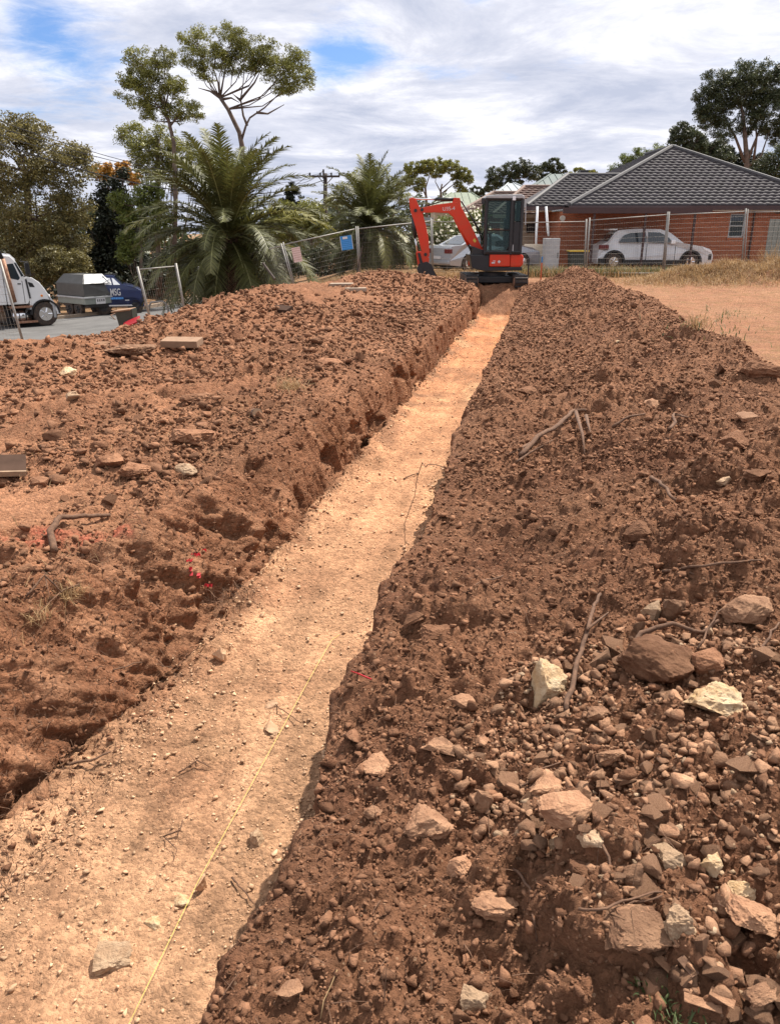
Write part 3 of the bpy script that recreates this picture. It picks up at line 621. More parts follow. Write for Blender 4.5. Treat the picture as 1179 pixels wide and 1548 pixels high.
# unnamed but counted stones of the rubble patch, the banks and the floor
def many(n, spots, size, m, name, cat, label, group, seed):
    protos = []
    for k in range(7):
        me = rock_mesh(name, seed + k, 9 + k, cuts=2, nz=.13, boxy=.15 * (k % 4), ang=24); me.materials.append(MT[m]); protos.append(me)
    R = random.Random(seed)
    for q in range(n):
        p = Vector(spots[q]); s = size[q]; o = link(name, protos[q % 7], None, None, p + Vector((0, 0, s * .35)))
        o.scale = (s * R.uniform(.8, 1.25), s * R.uniform(.7, 1.1), s * R.uniform(.5, .85)); o.rotation_euler = (R.uniform(-.5, .5), R.uniform(-.5, .5), R.uniform(0, 6.3)); tag(o, label, cat, group)
def uvspots(n, v0, v1, ulo, uhi, filt=None):
    v = np.exp(rng.uniform(np.log(v0), np.log(v1), n * 8)); u = rng.uniform(0, 1, n * 8) * (uhi(v) - ulo(v)) + ulo(v); i, j, p = at_uv(u, v)
    if filt is not None: p = p[filt(p)]
    return p[:n]
sp = uvspots(150, 1.0, 2.7, lambda v: v * 0 + .3, lambda v: v * 0 + 2.2, in_patch)
many(len(sp), sp, np.clip(np.exp(rng.normal(0, .28, len(sp))) * .026, .015, .042), 'stone', 'rubble_stone', 'stone', 'fist sized tan stone lying among many like it in the rubble patch', 'stones of the rubble patch in the right foreground', 2000)
sp = uvspots(60, 2.8, 22, lambda v: v * 0 + .25, lambda v: v * 0 + 2.8)
many(60, sp, np.clip(np.exp(rng.normal(0, .3, 60)) * (.017 + .0032 * sp[:, 1]), .015, .09), 'clod', 'earth_clod', 'clod', 'brown earth clod sitting on the right spoil bank', 'loose clods on the right spoil bank', 2100)
sp = uvspots(70, 4.5, 23, lambda v: -1.8 - np.interp(v, [4, 24], [2.2, 7]), lambda v: v * 0 - 1.7, lambda p: p[:, 2] > -1.0)
many(len(sp), sp, np.clip(np.exp(rng.normal(0, .3, len(sp))) * (.018 + .0042 * sp[:, 1]), .018, .10), 'clod', 'bank_clod', 'clod', 'brown earth clod sitting on the left spoil bank', 'loose clods on the left spoil bank', 2200)
# paver and brick-like block
def slab(name, px, py, w, dd, h, m, label, rz=0, tilt=0, cat='paver'):
    p, d, k = hit(px, py); b = MB().box((-w / 2, -dd / 2, 0), (w / 2, dd / 2, h), bev=min(h, .02) * .35); o = b.build(name, m); o.location = p + Vector((0, 0, h * .1)); o.rotation_euler = (tilt, 0, rz); return tag(o, label, cat)
slab('paving_slab', 276, 523, .56, .30, .10, 'paver', 'rectangular sandy paver lying on top of the left spoil bank', -.1, .1)
slab('broken_slab', 427, 473, .42, .2, .10, 'board', 'grey broken slab sticking out of the left bank below the palm', -.6, .35, 'slab')
slab('edging_stone', 516, 433, .6, .18, .06, 'concrete', 'flat concrete strip left of the foot of the leaning stake', .1, .05, 'slab')
slab('ballast_block', 538, 440, .5, .25, .08, 'concrete', 'pale concrete foot under the leaning fence post by the blue sign', .1, 0, 'block')
# brown board at the left edge
p0 = P(0, 716, 4.75); t = empty('board_sheet', hit(6, 722)[0] + Vector((-.05, .1, .06)), 'brown timber board lying on the left bank at the photo edge', 'board', rz=.45)
MB().box((-.75, -.13, 0), (.16, .13, .018), bev=.003).build('panel', 'board', t); MB().box((-.75, -.146, -.012), (.16, -.131, .03), bev=.003).build('edge_strip', 'wood', t); t.rotation_euler = (.25, .1, .42)
# cut log end
p, d, _ = hit(390, 636); t = empty('log_stub', p + Vector((0, 0, .03)), 'cut log end with a pale round face on the left bank', 'log', rz=.3)
MB().tube([(0, .18, .0), (0, 0, .035)], [.045, .05], 12).build('bark', 'root', t, smooth=False); MB().tube([(0, -.002, .0352), (0, -.006, .036)], .046, 12).build('cut_face', 'pale', t)

# roots and twigs
def root(pts, r0, r1, label, name='root', m='root', cat='root', lift=.012, branches=()):
    Q = [hit(x, y)[0] + Vector((0, 0, (l[0] if l else 0) + lift)) for x, y, *l in pts]; P2 = []
    for a, b in zip(Q, Q[1:]):
        for k in range(4):
            t = k / 4; v = a.lerp(b, t); P2.append(v + Vector((random.uniform(-1, 1), random.uniform(-1, 1), random.uniform(-.3, 1))) * (b - a).length * .035)
    P2.append(Q[-1]); n = len(P2); b = MB().tube(P2, [r0 + (r1 - r0) * i / (n - 1) for i in range(n)], 7)
    for br in branches:
        B = [hit(x, y)[0] + Vector((0, 0, (l[0] if l else 0) + lift)) for x, y, *l in br]; b.tube(B, [r1 * 1.1 - r1 * .7 * i / max(1, len(B) - 1) for i in range(len(B))], 6)
    return tag(b.build(name, m, smooth=True), label, cat)
root([(80, 838, .0), (78, 812, .03), (95, 798, .05), (128, 793, .04), (168, 780, .0)], .022, .011, 'thick bent root arching out of the left bank by the red paint line')
root([(850, 1078), (868, 1030, .03), (882, 985, .05), (893, 945, .05), (906, 912, .03)], .009, .006, 'long thick root lying upright beside the white and ochre rock', branches=([(868, 1030), (905, 1015)], [(884, 975, .05), (920, 930)]))
root([(945, 1000), (970, 975, .03), (1015, 962, .04), (1060, 962), (1085, 940)], .011, .005, 'curved root arching behind the big brown boulder')
root([(1000, 870), (1060, 868, .02), (1120, 862, .02), (1150, 850)], .007, .003, 'straight root lying across the right bank', branches=([(1040, 870), (1075, 885)],))
root([(1055, 985), (1080, 940, .03), (1110, 925, .03)], .004, .002, 'thin dark twig in front of the smooth tan rock')
root([(1140, 1000), (1160, 975, .02), (1179, 945)], .005, .003, 'short root at the right edge beside the cream slab')
root([(785, 692), (815, 668, .02), (848, 645, .03), (866, 632, .045), (884, 630, .04)], .017, .014, 'pale stumpy root knot on the right bank', branches=([(870, 636, .06), (880, 665, .03), (882, 690)], [(884, 640, .05), (893, 670, .02)], [(800, 678, .02), (770, 690)]))
root([(780, 702), (800, 690, .01), (835, 672, .02)], .010, .006, 'dark root below the pale stumpy root knot')
root([(925, 648), (950, 640, .03), (975, 628)], .012, .006, 'thin root left of the pointed flat stone on the right bank')
root([(1010, 655), (1020, 640, .05), (1040, 632)], .012, .005, 'short hooked root right of the thin root on the bank')
root([(985, 725), (1000, 742, .02), (1022, 760)], .012, .008, 'short brown stick pointing downhill on the right bank')
root([(700, 905), (725, 890, .02), (760, 878, .01)], .005, .003, 'thin dark twig near the trench lip above the two dark clods')
root([(905, 1280), (940, 1375), (1000, 1360)], .0035, .002, 'thin twig draped over stones left of the largest tan rock', branches=())
root([(875, 1383), (905, 1388, .01), (945, 1378, .02), (1000, 1357)], .0035, .002, 'bent twig lying above the largest tan rock')
root([(775, 1318), (800, 1352, .01), (806, 1400), (808, 1428)], .0035, .002, 'dark twig right of the big rough sandstone lump')
root([(790, 1195), (820, 1175, .02), (845, 1160)], .003, .002, 'fine twig lying across the rubble above the rounded boulder')
root([(250, 1268), (275, 1262, .01), (278, 1250, .02)], .0035, .002, 'short dark twig on the trench floor', branches=([(250, 1268), (270, 1290, .01), (262, 1308)],))
root([(270, 1170), (300, 1160, .02), (320, 1165)], .004, .002, 'forked twig on the trench floor near the left wall', branches=([(300, 1160), (285, 1140)],))
root([(405, 1060), (430, 1082, .01), (455, 1095)], .003, .002, 'thin twig at the right side of the trench floor')
root([(350, 1330), (365, 1350, .01), (385, 1370)], .004, .002, 'brown stick on the trench floor close to the right lip')
root([(100, 1158), (140, 1162, .03), (170, 1145, .02)], .007, .004, 'root poking from the base of the left wall')
root([(40, 905), (70, 890, .06), (95, 905, .03), (120, 885)], .006, .003, 'tangled root in the hollow of the left wall', branches=([(70, 890, .06), (80, 930)], [(95, 905, .03), (60, 930)]))
root([(170, 1015), (215, 1010, .03), (260, 1012)], .004, .002, 'thin root hanging low on the left wall')
0 and root([(650, 690), (640, 710, .02), (655, 722)], .006, .003, 'small root on the trench lip in the middle distance')
0 and root([(672, 686), (680, 655, .03), (690, 640)], .012, .006, 'upright root at the trench lip in the middle distance')
root([(610, 725), (640, 716, .01), (668, 708)], .006, .003, 'thin dark root crossing the trench floor')
root([(170, 488), (182, 470, .1), (176, 456, .28)], .022, .012, 'bare branch sticking up from the left bank by the bin', m='root')
for k, (x, y, w, hh) in enumerate([(1010, 1475, 40, 26), (1035, 1470, 26, 34), (1060, 1525, 46, 16), (575, 0, 0, 0), (1090, 1515, 30, 22)]):
    if not w: continue
    p, d, _ = hit(x, y); b = MB().box((-w * d / F_PX * .6, -.009, 0), (w * d / F_PX * .6, .009, .003), bev=.001); o = b.build('bark_strip', 'root' if k % 2 else 'stone'); o.location = p + Vector((0, 0, .012)); o.rotation_euler = (.2, .15, [-.9, -1.1, -.25, 0, -.6][k])
    tag(o, ['reddish bark strip below the largest tan rock', 'second bark strip crossing just right of the reddish one', 'long bark strip lying near the bottom edge', '', 'short bark strip left of the tan corner stone'][k], 'bark')

# fine roots, straw, grass: uncountable
def blades(name, base, length, width, lean, m, label, droop=.3, up=1.0, kind='stuff', parent=None):
    n = len(base); az = rng.uniform(0, 2 * pi, n); ln = np.abs(rng.normal(0, lean, n)); L_ = length * rng.uniform(.5, 1.25, n)
    d = np.stack([np.cos(az) * np.sin(ln), np.sin(az) * np.sin(ln), np.cos(ln) * up], -1); d /= np.linalg.norm(d, axis=1)[:, None]
    s = np.stack([-np.sin(az + rng.normal(0, .6, n)), np.cos(az), np.zeros(n)], -1); w = width * rng.uniform(.6, 1.2, n)
    mid = base + d * (L_ * .55)[:, None]; d2 = d + np.stack([np.cos(az) * droop, np.sin(az) * droop, -droop * np.ones(n)], -1) * rng.uniform(.3, 1.5, n)[:, None]; tip = mid + d2 * (L_ * .45)[:, None]
    V = np.stack([base - s * w[:, None], base + s * w[:, None], mid + s * (w * .8)[:, None], mid - s * (w * .8)[:, None], tip + s * (w * .15)[:, None], tip - s * (w * .15)[:, None]], 1).reshape(-1, 3)
    o_ = np.arange(n)[:, None] * 6; F = np.concatenate([o_ + np.array([0, 1, 2, 3]), o_ + np.array([3, 2, 4, 5])])
    ob = link(name, np_mesh(name, V, F), MT[m], parent)
    if kind: tag(ob, label, None, None, kind)
    return ob
def xyspots(n, f):
    xy = f(n); i = np.clip(np.searchsorted(v_rows, xy[:, 1]), 0, nr - 1); j = np.array([min(nc - 1, np.searchsorted(X[a], b)) for a, b in zip(i, xy[:, 0])]); return Pm[i, j]
# litter of fine roots on walls and banks
i, j, pw = at_uv(np.interp(rng.random(5200), [0, 1], [-2.0, -1.15]), np.exp(rng.uniform(np.log(2.2), np.log(22), 5200)))
blades('fine_roots', pw, .075, .0016, 1.1, 'root', 'fine torn roots hanging out of the trench wall', .8)
i, j, pw = at_uv(rng.uniform(-.1, 2.8, 1600), np.exp(rng.uniform(np.log(1.1), np.log(12), 1600)))
blades('root_litter', pw + np.array([0, 0, .008]), .08, .0011, 1.45, 'root', 'brown root fibres littering the right bank', .2)
i, j, pw = at_uv(-1.75 - rng.random(1500) ** 1.2 * 3.2, np.exp(rng.uniform(np.log(3.2), np.log(12), 1500)))
blades('straw_litter', pw + np.array([0, 0, .006]), .09, .0015, 1.4, 'straw', 'bits of straw on the left bank', .2)
def tuft(px, py, n, L_, spread, m, name, label, cat, lean=.9, w=.0016, group=None):
    p, d, _ = hit(px, py); base = np.array(p)[None] + rng.normal(0, spread, (n, 3)) * np.array([1, 1, .35]); o = blades(name, base, L_, w, lean, m, None, .5, kind=None); return tag(o, label, None, None, 'stuff') if name in ('weed_mat', 'weed_patch', 'root_tuft', 'straw_tuft') else tag(o, label, cat, group)
tuft(98, 900, 200, .10, .04, 'straw', 'straw_tuft', 'tangle of dry straw hanging in the hollow of the left wall', 'straw')
tuft(60, 935, 90, .08, .04, 'straw', 'straw_tuft', 'second straw tangle just lower left of the first in the hollow', 'straw')
tuft(440, 590, 260, .16, .10, 'straw', 'straw_tuft', 'dry grass clump on the left bank by the trench lip', 'straw', w=.003)
tuft(345, 905, 150, .12, .07, 'root', 'root_tuft', 'dark mat of roots on the left wall below the red tape', 'roots')
tuft(975, 1500, 26, .028, .012, 'greenw', 'green_weed', 'tiny green weed with upright leaves near the bottom right', 'weed', w=.004, lean=.6)
tuft(1030, 1535, 160, .02, .03, 'greenw', 'weed_mat', 'low patch of pale green weed at the bottom edge', 'weed', w=.002)
tuft(1058, 492, 90, .16, .05, 'straw', 'dry_weed', 'tall dry weed standing on the sandy ground', 'weed', lean=.5, w=.004)
tuft(1100, 480, 160, .07, .22, 'greenw', 'weed_patch', 'green weed patch on the sandy ground by the dry weed', 'weed', w=.005)
tuft(1068, 500, 130, .07, .25, 'greenw', 'weed_patch', 'green weed patch in front of the dry weed', 'weed', w=.005)
# straw heap and fence line grass
def heap(n):
    k = rng.random(n) < .8; return np.stack([np.where(k, rng.normal(13.0, 2.6, n), rng.normal(9.5, .8, n)), rng.normal(25.5, .8, n)], -1)
blades('straw_heap', xyspots(26000, heap) + np.array([0, 0, .03]) * rng.random((26000, 1)), .24, .006, 1.15, 'straw', 'raked up heap of dry straw and soil on the sandy ground before the fence', .6)
def fl(n): return np.stack([rng.uniform(3.5, 20, n), 28.6 + np.abs(rng.normal(0, 1.5, n))], -1)
blades('dry_grass', xyspots(7000, fl), .42, .007, .35, 'straw', 'tall dry grass along the right fence line', .4)
def fl2(n): return np.stack([rng.uniform(4.6, 12, n), 28.9 + np.abs(rng.normal(0, 1.2, n))], -1)
blades('green_grass', xyspots(4500, fl2), .38, .008, .35, 'greenw', 'green grass growing through the dry grass along the fence', .4)
def fl3(n): return np.stack([rng.uniform(-3, 3.5, n), 28.2 + np.abs(rng.normal(0, 1.2, n))], -1)
blades('verge_grass', xyspots(5000, fl3), .30, .007, .5, 'straw', 'dry grass behind the excavator arm', .4)
def fl4(n): return np.stack([rng.uniform(4, 19, n), rng.uniform(13, 28, n)], -1)
blades('stubble', xyspots(5000, fl4), .06, .004, 1.0, 'straw', 'short dry stubble over the sandy ground', .4)
for k, (x, y, h) in enumerate([(1150, 400, .9), (1165, 380, 1.2), (1100, 395, .8), (1080, 400, .6)]):
    q = P(x, 412, 27.6); base = np.array([[q.x, q.y, gz(q.x, q.y)]]) + rng.normal(0, .18, (260, 3)) * np.array([1, .6, .05])
    tag(blades('dry_weed', base, h, .006, .35, 'straw', None, .3, kind=None), ['dry weed clump near the right end of the straw heap', 'tallest dry weed at the right edge before the fence', 'dry weed left of the right hand fence post', 'low dry weed in front of the brick wall'][k], 'weed')

# string lines, tape, stakes
def line3(pts, r, m, name, label, cat='string'):
    return tag(MB().tube(pts, r, 6).build(name, m, smooth=True), label, cat)
a = P(190, 1552, 1.02); A_ = ray(185, 1560); zf_ = -.70
def onfloor(px, py, z): r = ray(px, py); t = (z - EYE) / r.z; return Vector((r.x * t, r.y * t, z))
sp_ = [onfloor(170, 1600, -.655), onfloor(300, 1332, -.69), onfloor(430, 1095, -.70), onfloor(478, 1008, -.70), onfloor(540, 900, -.715), onfloor(625, 745, -.715), onfloor(700, 620, -.71), onfloor(757, 500, -.70), P(790, 445, 24.6), P(812, 428, 26)]
P2 = []
for a, b in zip(sp_, sp_[1:]): P2 += [a.lerp(b, k / 3) for k in range(3)]
P2 = [v - Vector((0, 0, .10)) if 4.3 < v.y < 16 else v for v in P2]; line3(P2 + [sp_[-1]], .0010, 'string', 'yellow_string', 'taut yellow string line running along the trench floor')
q = [hit(483, 1547)[0], hit(492, 1520)[0], hit(500, 1495)[0], hit(510, 1472)[0]]
line3([v + Vector((0, 0, .012)) for v in q], .0012, 'straw', 'string_end', 'short loose end of straw coloured string on the right bank at the bottom')
line3([hit(530, 1018)[0] + Vector((0, 0, .01)), hit(545, 1024)[0] + Vector((0, 0, .015)), hit(562, 1031)[0] + Vector((0, 0, .008))], .003, 'redtape', 'cord', 'short red cord on the trench lip', 'cord')
t_ = empty('red_tape', hit(308, 850)[0], 'torn red marking tape hanging in the left trench wall', 'tape')
for k, (x, y, w, h) in enumerate([(296, 838, 16, 4), (312, 838, 5, 26), (290, 860, 5, 14), (318, 880, 12, 4), (300, 868, 5, 8), (286, 846, 10, 3), (309, 850, 8, 4)]):
    p, d, _ = hit(x, y); q = p - t_.location; s = d / F_PX; bm = MB(); 
    vs = []; n = 6
    for i in range(n + 1):
        tt = i / n - .5; c = Vector((tt * w * s if w > h else random.uniform(-1, 1) * .004, -.02 - .012 * sin(i * 2.1 + k), (.5 - i / n) * h * s if h > w else random.uniform(-1, 1) * .006)); o_ = Vector((0, .004, .5 * h * s)) if w > h else Vector((.5 * w * s, .004, 0))
        vs.append((bm.b.verts.new(q + c - o_), bm.b.verts.new(q + c + o_)))
    for a, b in zip(vs, vs[1:]): bm.b.faces.new((a[0], a[1], b[1], b[0]))
    bm.build('tape_strip', 'redtape', t_)
def stake(px, top, bot, y, m, cap, label):
    a = P(px, bot, y); b = P(px, top, y); t = empty('marker_stake', (a.x, a.y, a.z - .2), label, 'stake'); h = (b - a).length + .2
    MB().box((-.022, -.012, 0), (.022, .012, h * .80), bev=.003).build('stake_shaft', m, t); MB().box((-.024, -.014, h * .80 + .002), (.024, .014, h), bev=.003).build('painted_top', cap, t)
stake(817, 388, 424, 25.9, 'stakep', 'stakeblue', 'orange wooden stake with blue top right of the excavator')
stake(798, 391, 412, 27.6, 'black', 'black', 'thin dark stake close to the right track of the excavator')
# ------------------------------------------------------------------ road and verge
def sheet(name, top_px, zt, off, m, lift, kind='structure', nn=14):
    T = [onfloor(x, y, zt) for x, y in top_px]; V = []; n = 40; pts = []
    for i in range(n):
        f = i / (n - 1) * (len(T) - 1); k = min(int(f), len(T) - 2); pts.append(T[k].lerp(T[k + 1], f - k))
    for p in pts:
        for j in range(nn): q = p + Vector(off) * (j / (nn - 1)); V.append((q.x, q.y, base_z(q.x, q.y) + lift))
    F = [(i * nn + j, i * nn + j + 1, (i + 1) * nn + j + 1, (i + 1) * nn + j) for i in range(n - 1) for j in range(nn - 1)]
    o = link(name, np_mesh(name, V, F, True), MT[m]); return tag(o, kind=kind)
sheet('road', [(-300, 505), (0, 486), (100, 477), (200, 467), (345, 449)], -2.12, (2.5, -13.5, 0), 'asphalt', .05)
kb = [onfloor(x, y, -2.12) for x, y in [(-300, 505), (0, 486), (100, 477), (200, 467), (345, 449)]]
bm = MB()
for a, b in zip(kb, kb[1:]):
    a2 = Vector((a.x, a.y, base_z(a.x, a.y) + .0)); b2 = Vector((b.x, b.y, base_z(b.x, b.y) + .0)); d = (b2 - a2).normalized(); nn_ = Vector((-d.y, d.x, 0)) * .15
    vs = [bm.b.verts.new(v) for v in (a2, b2, b2 + nn_, a2 + nn_, a2 + Vector((0, 0, .18)), b2 + Vector((0, 0, .18)), b2 + nn_ + Vector((0, 0, .18)), a2 + nn_ + Vector((0, 0, .18)))]
    for f in ((0, 1, 5, 4), (4, 5, 6, 7), (3, 7, 6, 2)): bm.b.faces.new([vs[i] for i in f])
tag(bm.build('kerb', 'concrete'), kind='structure')

# ------------------------------------------------------------------ temporary fence
def fence_panel(pa, pb, label, rr=.0021, bottom=True, vstep=.075, hstep=.15, lean=None, wires=True, railm='steel', postr=.021):
    """pa/pb = (px_top, py_top, px_bot, py_bot, distance)"""
    A1 = P(pa[0], pa[1], pa[4]); A0 = P(pa[2], pa[3], pa[4]); B1 = P(pb[0], pb[1], pb[4]); B0 = P(pb[2], pb[3], pb[4])
    # carry the posts down into the ground
    for nm in ('A', 'B'):
        p1, p0 = (A1, A0) if nm == 'A' else (B1, B0); d = (p0 - p1); g = base_z(p0.x, p0.y) + .0; 
        if p0.z > g: 
            p0 = p0 + d * ((p0.z - g) / max(.1, -d.z))
            if nm == 'A': A0 = p0
            else: B0 = p0
    t = empty('temporary_fence', (A0.x, A0.y, A0.z), label, 'fence', 'temporary fence panels'); O = Vector(t.location); A1 -= O; A0 -= O; B1 -= O; B0 -= O
    for p1, p0 in ((A1, A0), (B1, B0)): MB().tube([p0, p1], postr, 8).build('post', railm, t, smooth=True)
    rA = A1.lerp(A0, .045); rB = B1.lerp(B0, .045); MB().tube([rA, rB], .017, 8).build('top_rail', 'steel', t, smooth=True)
    sA = A1.lerp(A0, .93); sB = B1.lerp(B0, .93); MB().tube([sA, sB], .017, 8).build('bottom_rail', 'steel', t, smooth=True)
    if wires:
        b = MB(); H = (rA - sA).length; Wd = (rB - rA).length; nv = int(Wd / vstep); nh = int(H / hstep)
        for i in range(1, nv): f = i / nv; b.tube([sA.lerp(sB, f), rA.lerp(rB, f)], rr * .85, 3, False)
        for i in range(1, nh): f = i / nh; b.tube([sA.lerp(rA, f), sB.lerp(rB, f)], rr * 1.25, 3, False)
        b.build('wire_mesh', 'steel', t)
    return t
fence_panel((-70, 388, -40, 540, 15.5), (0, 392, 38, 526, 16.5), 'leaning grey fence panel at the left edge in front of the white truck', postr=.027)
fence_panel((208, 403, 232, 500, 24), (266, 398, 284, 492, 25), 'narrow leaning fence panel beside the dark bin with red lid', postr=.038)
fence_panel((300, 398, 303, 470, 36), (425, 368, 445, 436, 25.6), 'fence panel standing in front of the big palm trunk')
tS = fence_panel((428, 366, 447, 436, 25.7), (538, 342, 543, 420, 27), 'fence panel carrying the blue sign and the faded sign')
fence_panel((541, 342, 545, 420, 27.1), (651, 330, 653, 412, 30.2), 'fence panel between the blue sign and the excavator arm')
fence_panel((653, 331, 655, 412, 30.3), (771, 333, 770, 412, 30), 'fence panel behind the excavator cab')
fence_panel((773, 333, 772, 412, 30), (886, 331, 883, 409, 29.7), 'fence panel in front of the grey steel cabinet', .0024, postr=.03)
fence_panel((891, 329, 886, 411, 29.4), (1009, 320, 1000, 418, 29), 'fence panel in front of the rear half of the white car', .0024, postr=.03)
fence_panel((1011, 320, 1003, 418, 28.9), (1127, 315, 1120, 408, 28.5), 'fence panel in front of the bonnet of the white car and the brick wall', .0024, postr=.032)
fence_panel((1130, 316, 1124, 408, 28.4), (1260, 314, 1250, 405, 28), 'rightmost fence panel in front of the dry weeds')
for px, py, y, lb in ((1004, 420, 28.6, 'black fence foot block in front of the white car'), (886, 411, 29.4, 'dark fence foot block behind the crest of the right spoil bank')):
    p = P(px, py, y); p.z = gz(p.x, p.y); b = MB().box((-.34, -.13, -.03), (.34, .13, .13), bev=.02); tag(b.build('ballast_block', 'rubber', None, p), lb, 'block')
# star picket leaning by the blue sign, leaning timber
a = P(548, 372, 26.6); b_ = P(535, 440, 26.2); tag(MB().tube([b_, P(541, 408, 26.4), a], .022, 6).build('leaning_stake', 'rubber'), 'dark bent stake leaning against the fence post by the blue sign', 'stake')
a = P(420, 428, 24.6); b_ = P(398, 398, 25.2); tag(MB().tube([b_, b_.lerp(a, .8)], .038, 6).build('leaning_timber', 'woodpole'), 'grey timber post leaning between the palm trunk and the mound', 'timber')
def sign(px, py, w, h, y, m, label, rz, face):
    c = P(px, py, y); k = SC(y); t = empty('fence_sign', c, label, 'sign'); W_ = w * k / 2; H_ = h * k / 2
    MB().box((-W_, -.004, -H_), (W_, .004, H_), bev=.002).build('plate', m, t); face(t, W_, H_); t.rotation_euler = (0, rz, 0); return t
def face_blue(t, W_, H_):
    MB().box((-W_ * .55, -.008, H_ * .55), (W_ * .25, -.0045, H_ * .88)).build('white_badge', 'signwhite', t)
    b = MB()
    for i in range(5):
        z = H_ * (.3 - .26 * i); x = -W_ * .8
        while x < W_ * .75: l = random.uniform(.1, .3) * W_; b.box((x, -.008, z - H_ * .035), (min(x + l, W_ * .8), -.0045, z + H_ * .035)); x += l + .06 * W_
    b.build('small_print', 'lblue', t)
    b = MB(); b.box((-W_, -.008, -H_), (-W_ * .93, -.0045, H_)); b.box((W_ * .93, -.008, -H_ * .999), (W_, -.0045, H_ * .999)); b.build('white_border', 'signwhite', t)
def face_pink(t, W_, H_):
    b = MB()
    for i in range(6): b.box((-W_ * .95, -.0065, H_ * (.8 - .3 * i)), (W_ * .95, -.0045, H_ * (.84 - .3 * i)))
    b.build('faded_print', 'rust', t)
sign(524, 367, 18, 20, 26.55, 'signblue', 'blue sign with white badge hung on the fence', radians(8) * -1, face_blue)
sign(449, 385, 13, 21, 25.75, 'signpink', 'small faded pinkish sign hung on the fence left of the blue one', radians(-10), face_pink)

# ------------------------------------------------------------------ excavator
def excavator():
    Y0 = 25.6; k = SC(Y0); o = P(743, 424, Y0); o.z = gz(o.x, o.y) - .07; oz = P(750, 424, Y0).z - o.z
    t = empty('excavator', o, 'red mini excavator with black cab parked at the far end of the trench', 'excavator')
    def E(px, py): return ((px - 750) * k, (424 - py) * k + oz)
    def pl(pts): return [E(*p) for p in pts]
    # tracks, running away from the viewer
    for x0, x1 in ((706, 723), (777, 796)):
        r = .19; L_ = 1.0; prof = []
        for i in range(9): a = -pi / 2 + pi * i / 8; prof.append((L_ + r * cos(a), r + r * sin(a)))
        for i in range(9): a = pi / 2 + pi * i / 8; prof.append((-L_ + r * cos(a), r + r * sin(a)))
        b = MB().prism(prof, 0, (x1 - x0) * k, bev=.015); bmesh.ops.rotate(b.b, verts=b.b.verts, cent=(0, 0, 0), matrix=Matrix.Rotation(-pi / 2, 3, 'Z'))
        for v in b.b.verts: v.co.x += (x0 - 750) * k
        tr = b.build('track', 'rubber', t)
        b = MB()
        for i in range(15):
            y = -L_ + i * 2 * L_ / 14; b.box(((x0 - 750) * k + .01, y - .02, 2 * r + .003), ((x1 - 750) * k - .01, y + .02, 2 * r + .028)); b.box(((x0 - 750) * k + .01, y - .02, -.008), ((x1 - 750) * k - .01, y + .02, .0))
        for i in range(5):
            a = pi * (i + .5) / 5; 
            for sgn in (-1, 1):
                cy = sgn * (L_ + (r + .012) * sin(a)); cz = r + (r + .012) * cos(a); b.box(((x0 - 750) * k + .01, cy - .018, cz - .018), ((x1 - 750) * k - .01, cy + .018, cz + .018))
        b.build('track_lugs', 'black', tr)
        b = MB()
        for sgn in (-1, 1):
            for side in (x0, x1): b.disc(((side - 750) * k, sgn * L_, r), (1, 0, 0), .13, .03, 16)
        b.build('sprocket', 'rust', tr)
    MB().box(((722 - 750) * k, -.5, .14), ((778 - 750) * k, .5, .34), bev=.03).build('undercarriage', 'black', t)
    b = MB().box(((707 - 750) * k, 1.38, .03), ((795 - 750) * k, 1.43, .38), bev=.01); b.box((-.5, .5, .16), (-.4, 1.38, .26)); b.box((.4, .5, .16), (.5, 1.38, .26)); b.build('dozer_blade', 'black', t)
    MB().disc((0, 0, .39), (0, 0, 1), .42, .12, 28).build('slew_ring', 'black', t)
    # upper structure
    base = MB().prism(pl([(712, 386), (741, 386), (741, 403), (790, 403), (790, 408), (735, 409), (716, 405)]), -.72, .72, bev=.02).build('slew_frame', 'black', t)
    MB().prism(pl([(741, 385), (771, 385), (771, 402.5), (741, 402.5)]), -.765, .74, bev=.03).build('side_panel', 'red', t)
    cw = MB().prism(pl([(771.4, 384.6), (787, 384.6), (791, 388), (791, 399), (787, 403.4), (771.4, 403.4)]), -.74, .74, bev=.05).build('counterweight', 'red', t)
    b = MB(); b.box((E(743, 0)[0] + .06, -.7705, E(0, 395)[1]), (E(750, 0)[0], -.766, E(0, 394)[1])); b.box((E(744, 0)[0], -.7705, E(0, 398)[1]), (E(749, 0)[0], -.766, E(0, 396)[1]))
    c = Vector((E(755, 0)[0], -.768, E(0, 395.5)[1])); s_ = .05; vs = [b.b.verts.new(c + Vector(q)) for q in ((-s_, 0, 0), (0, 0, -s_), (s_, 0, 0), (0, 0, s_))]; b.b.faces.new(vs); b.build('stickers', 'signwhite', t)
    MB().prism(pl([(716, 374), (733, 380), (741, 386), (741, 402), (726, 404), (716, 396)]), -.62, .1, bev=.02).build('front_bulkhead', 'black', t)
    MB().box((E(714, 0)[0], -.1, E(0, 402)[1]), (E(720, 0)[0], .1, E(0, 395)[1]), bev=.01).build('swing_bracket', 'red', t)
    # cab
    ca = MB(); y0, y1 = -.76, .12
    def bar(p, q, y, r): ca.tube([(E(*p)[0], y, E(*p)[1]), (E(*q)[0], y, E(*q)[1])], r, 6)
    for y in (y0 + .03, y1 - .03):
        bar((734, 385), (734, 352), y, .055); bar((734, 352), (734, 309), y, .05); bar((771, 385), (771, 309), y, .075); bar((785, 385), (785, 310), y, .055)
        bar((734, 310), (785, 310), y, .055); bar((734, 352), (771, 352), y, .02); bar((734, 383), (785, 383), y, .07)
    for px in (734, 771, 785):
        for py in (310, 383): ca.tube([(E(px, py)[0], y0 + .03, E(px, py)[1]), (E(px, py)[0], y1 - .03, E(px, py)[1])], .05, 6)
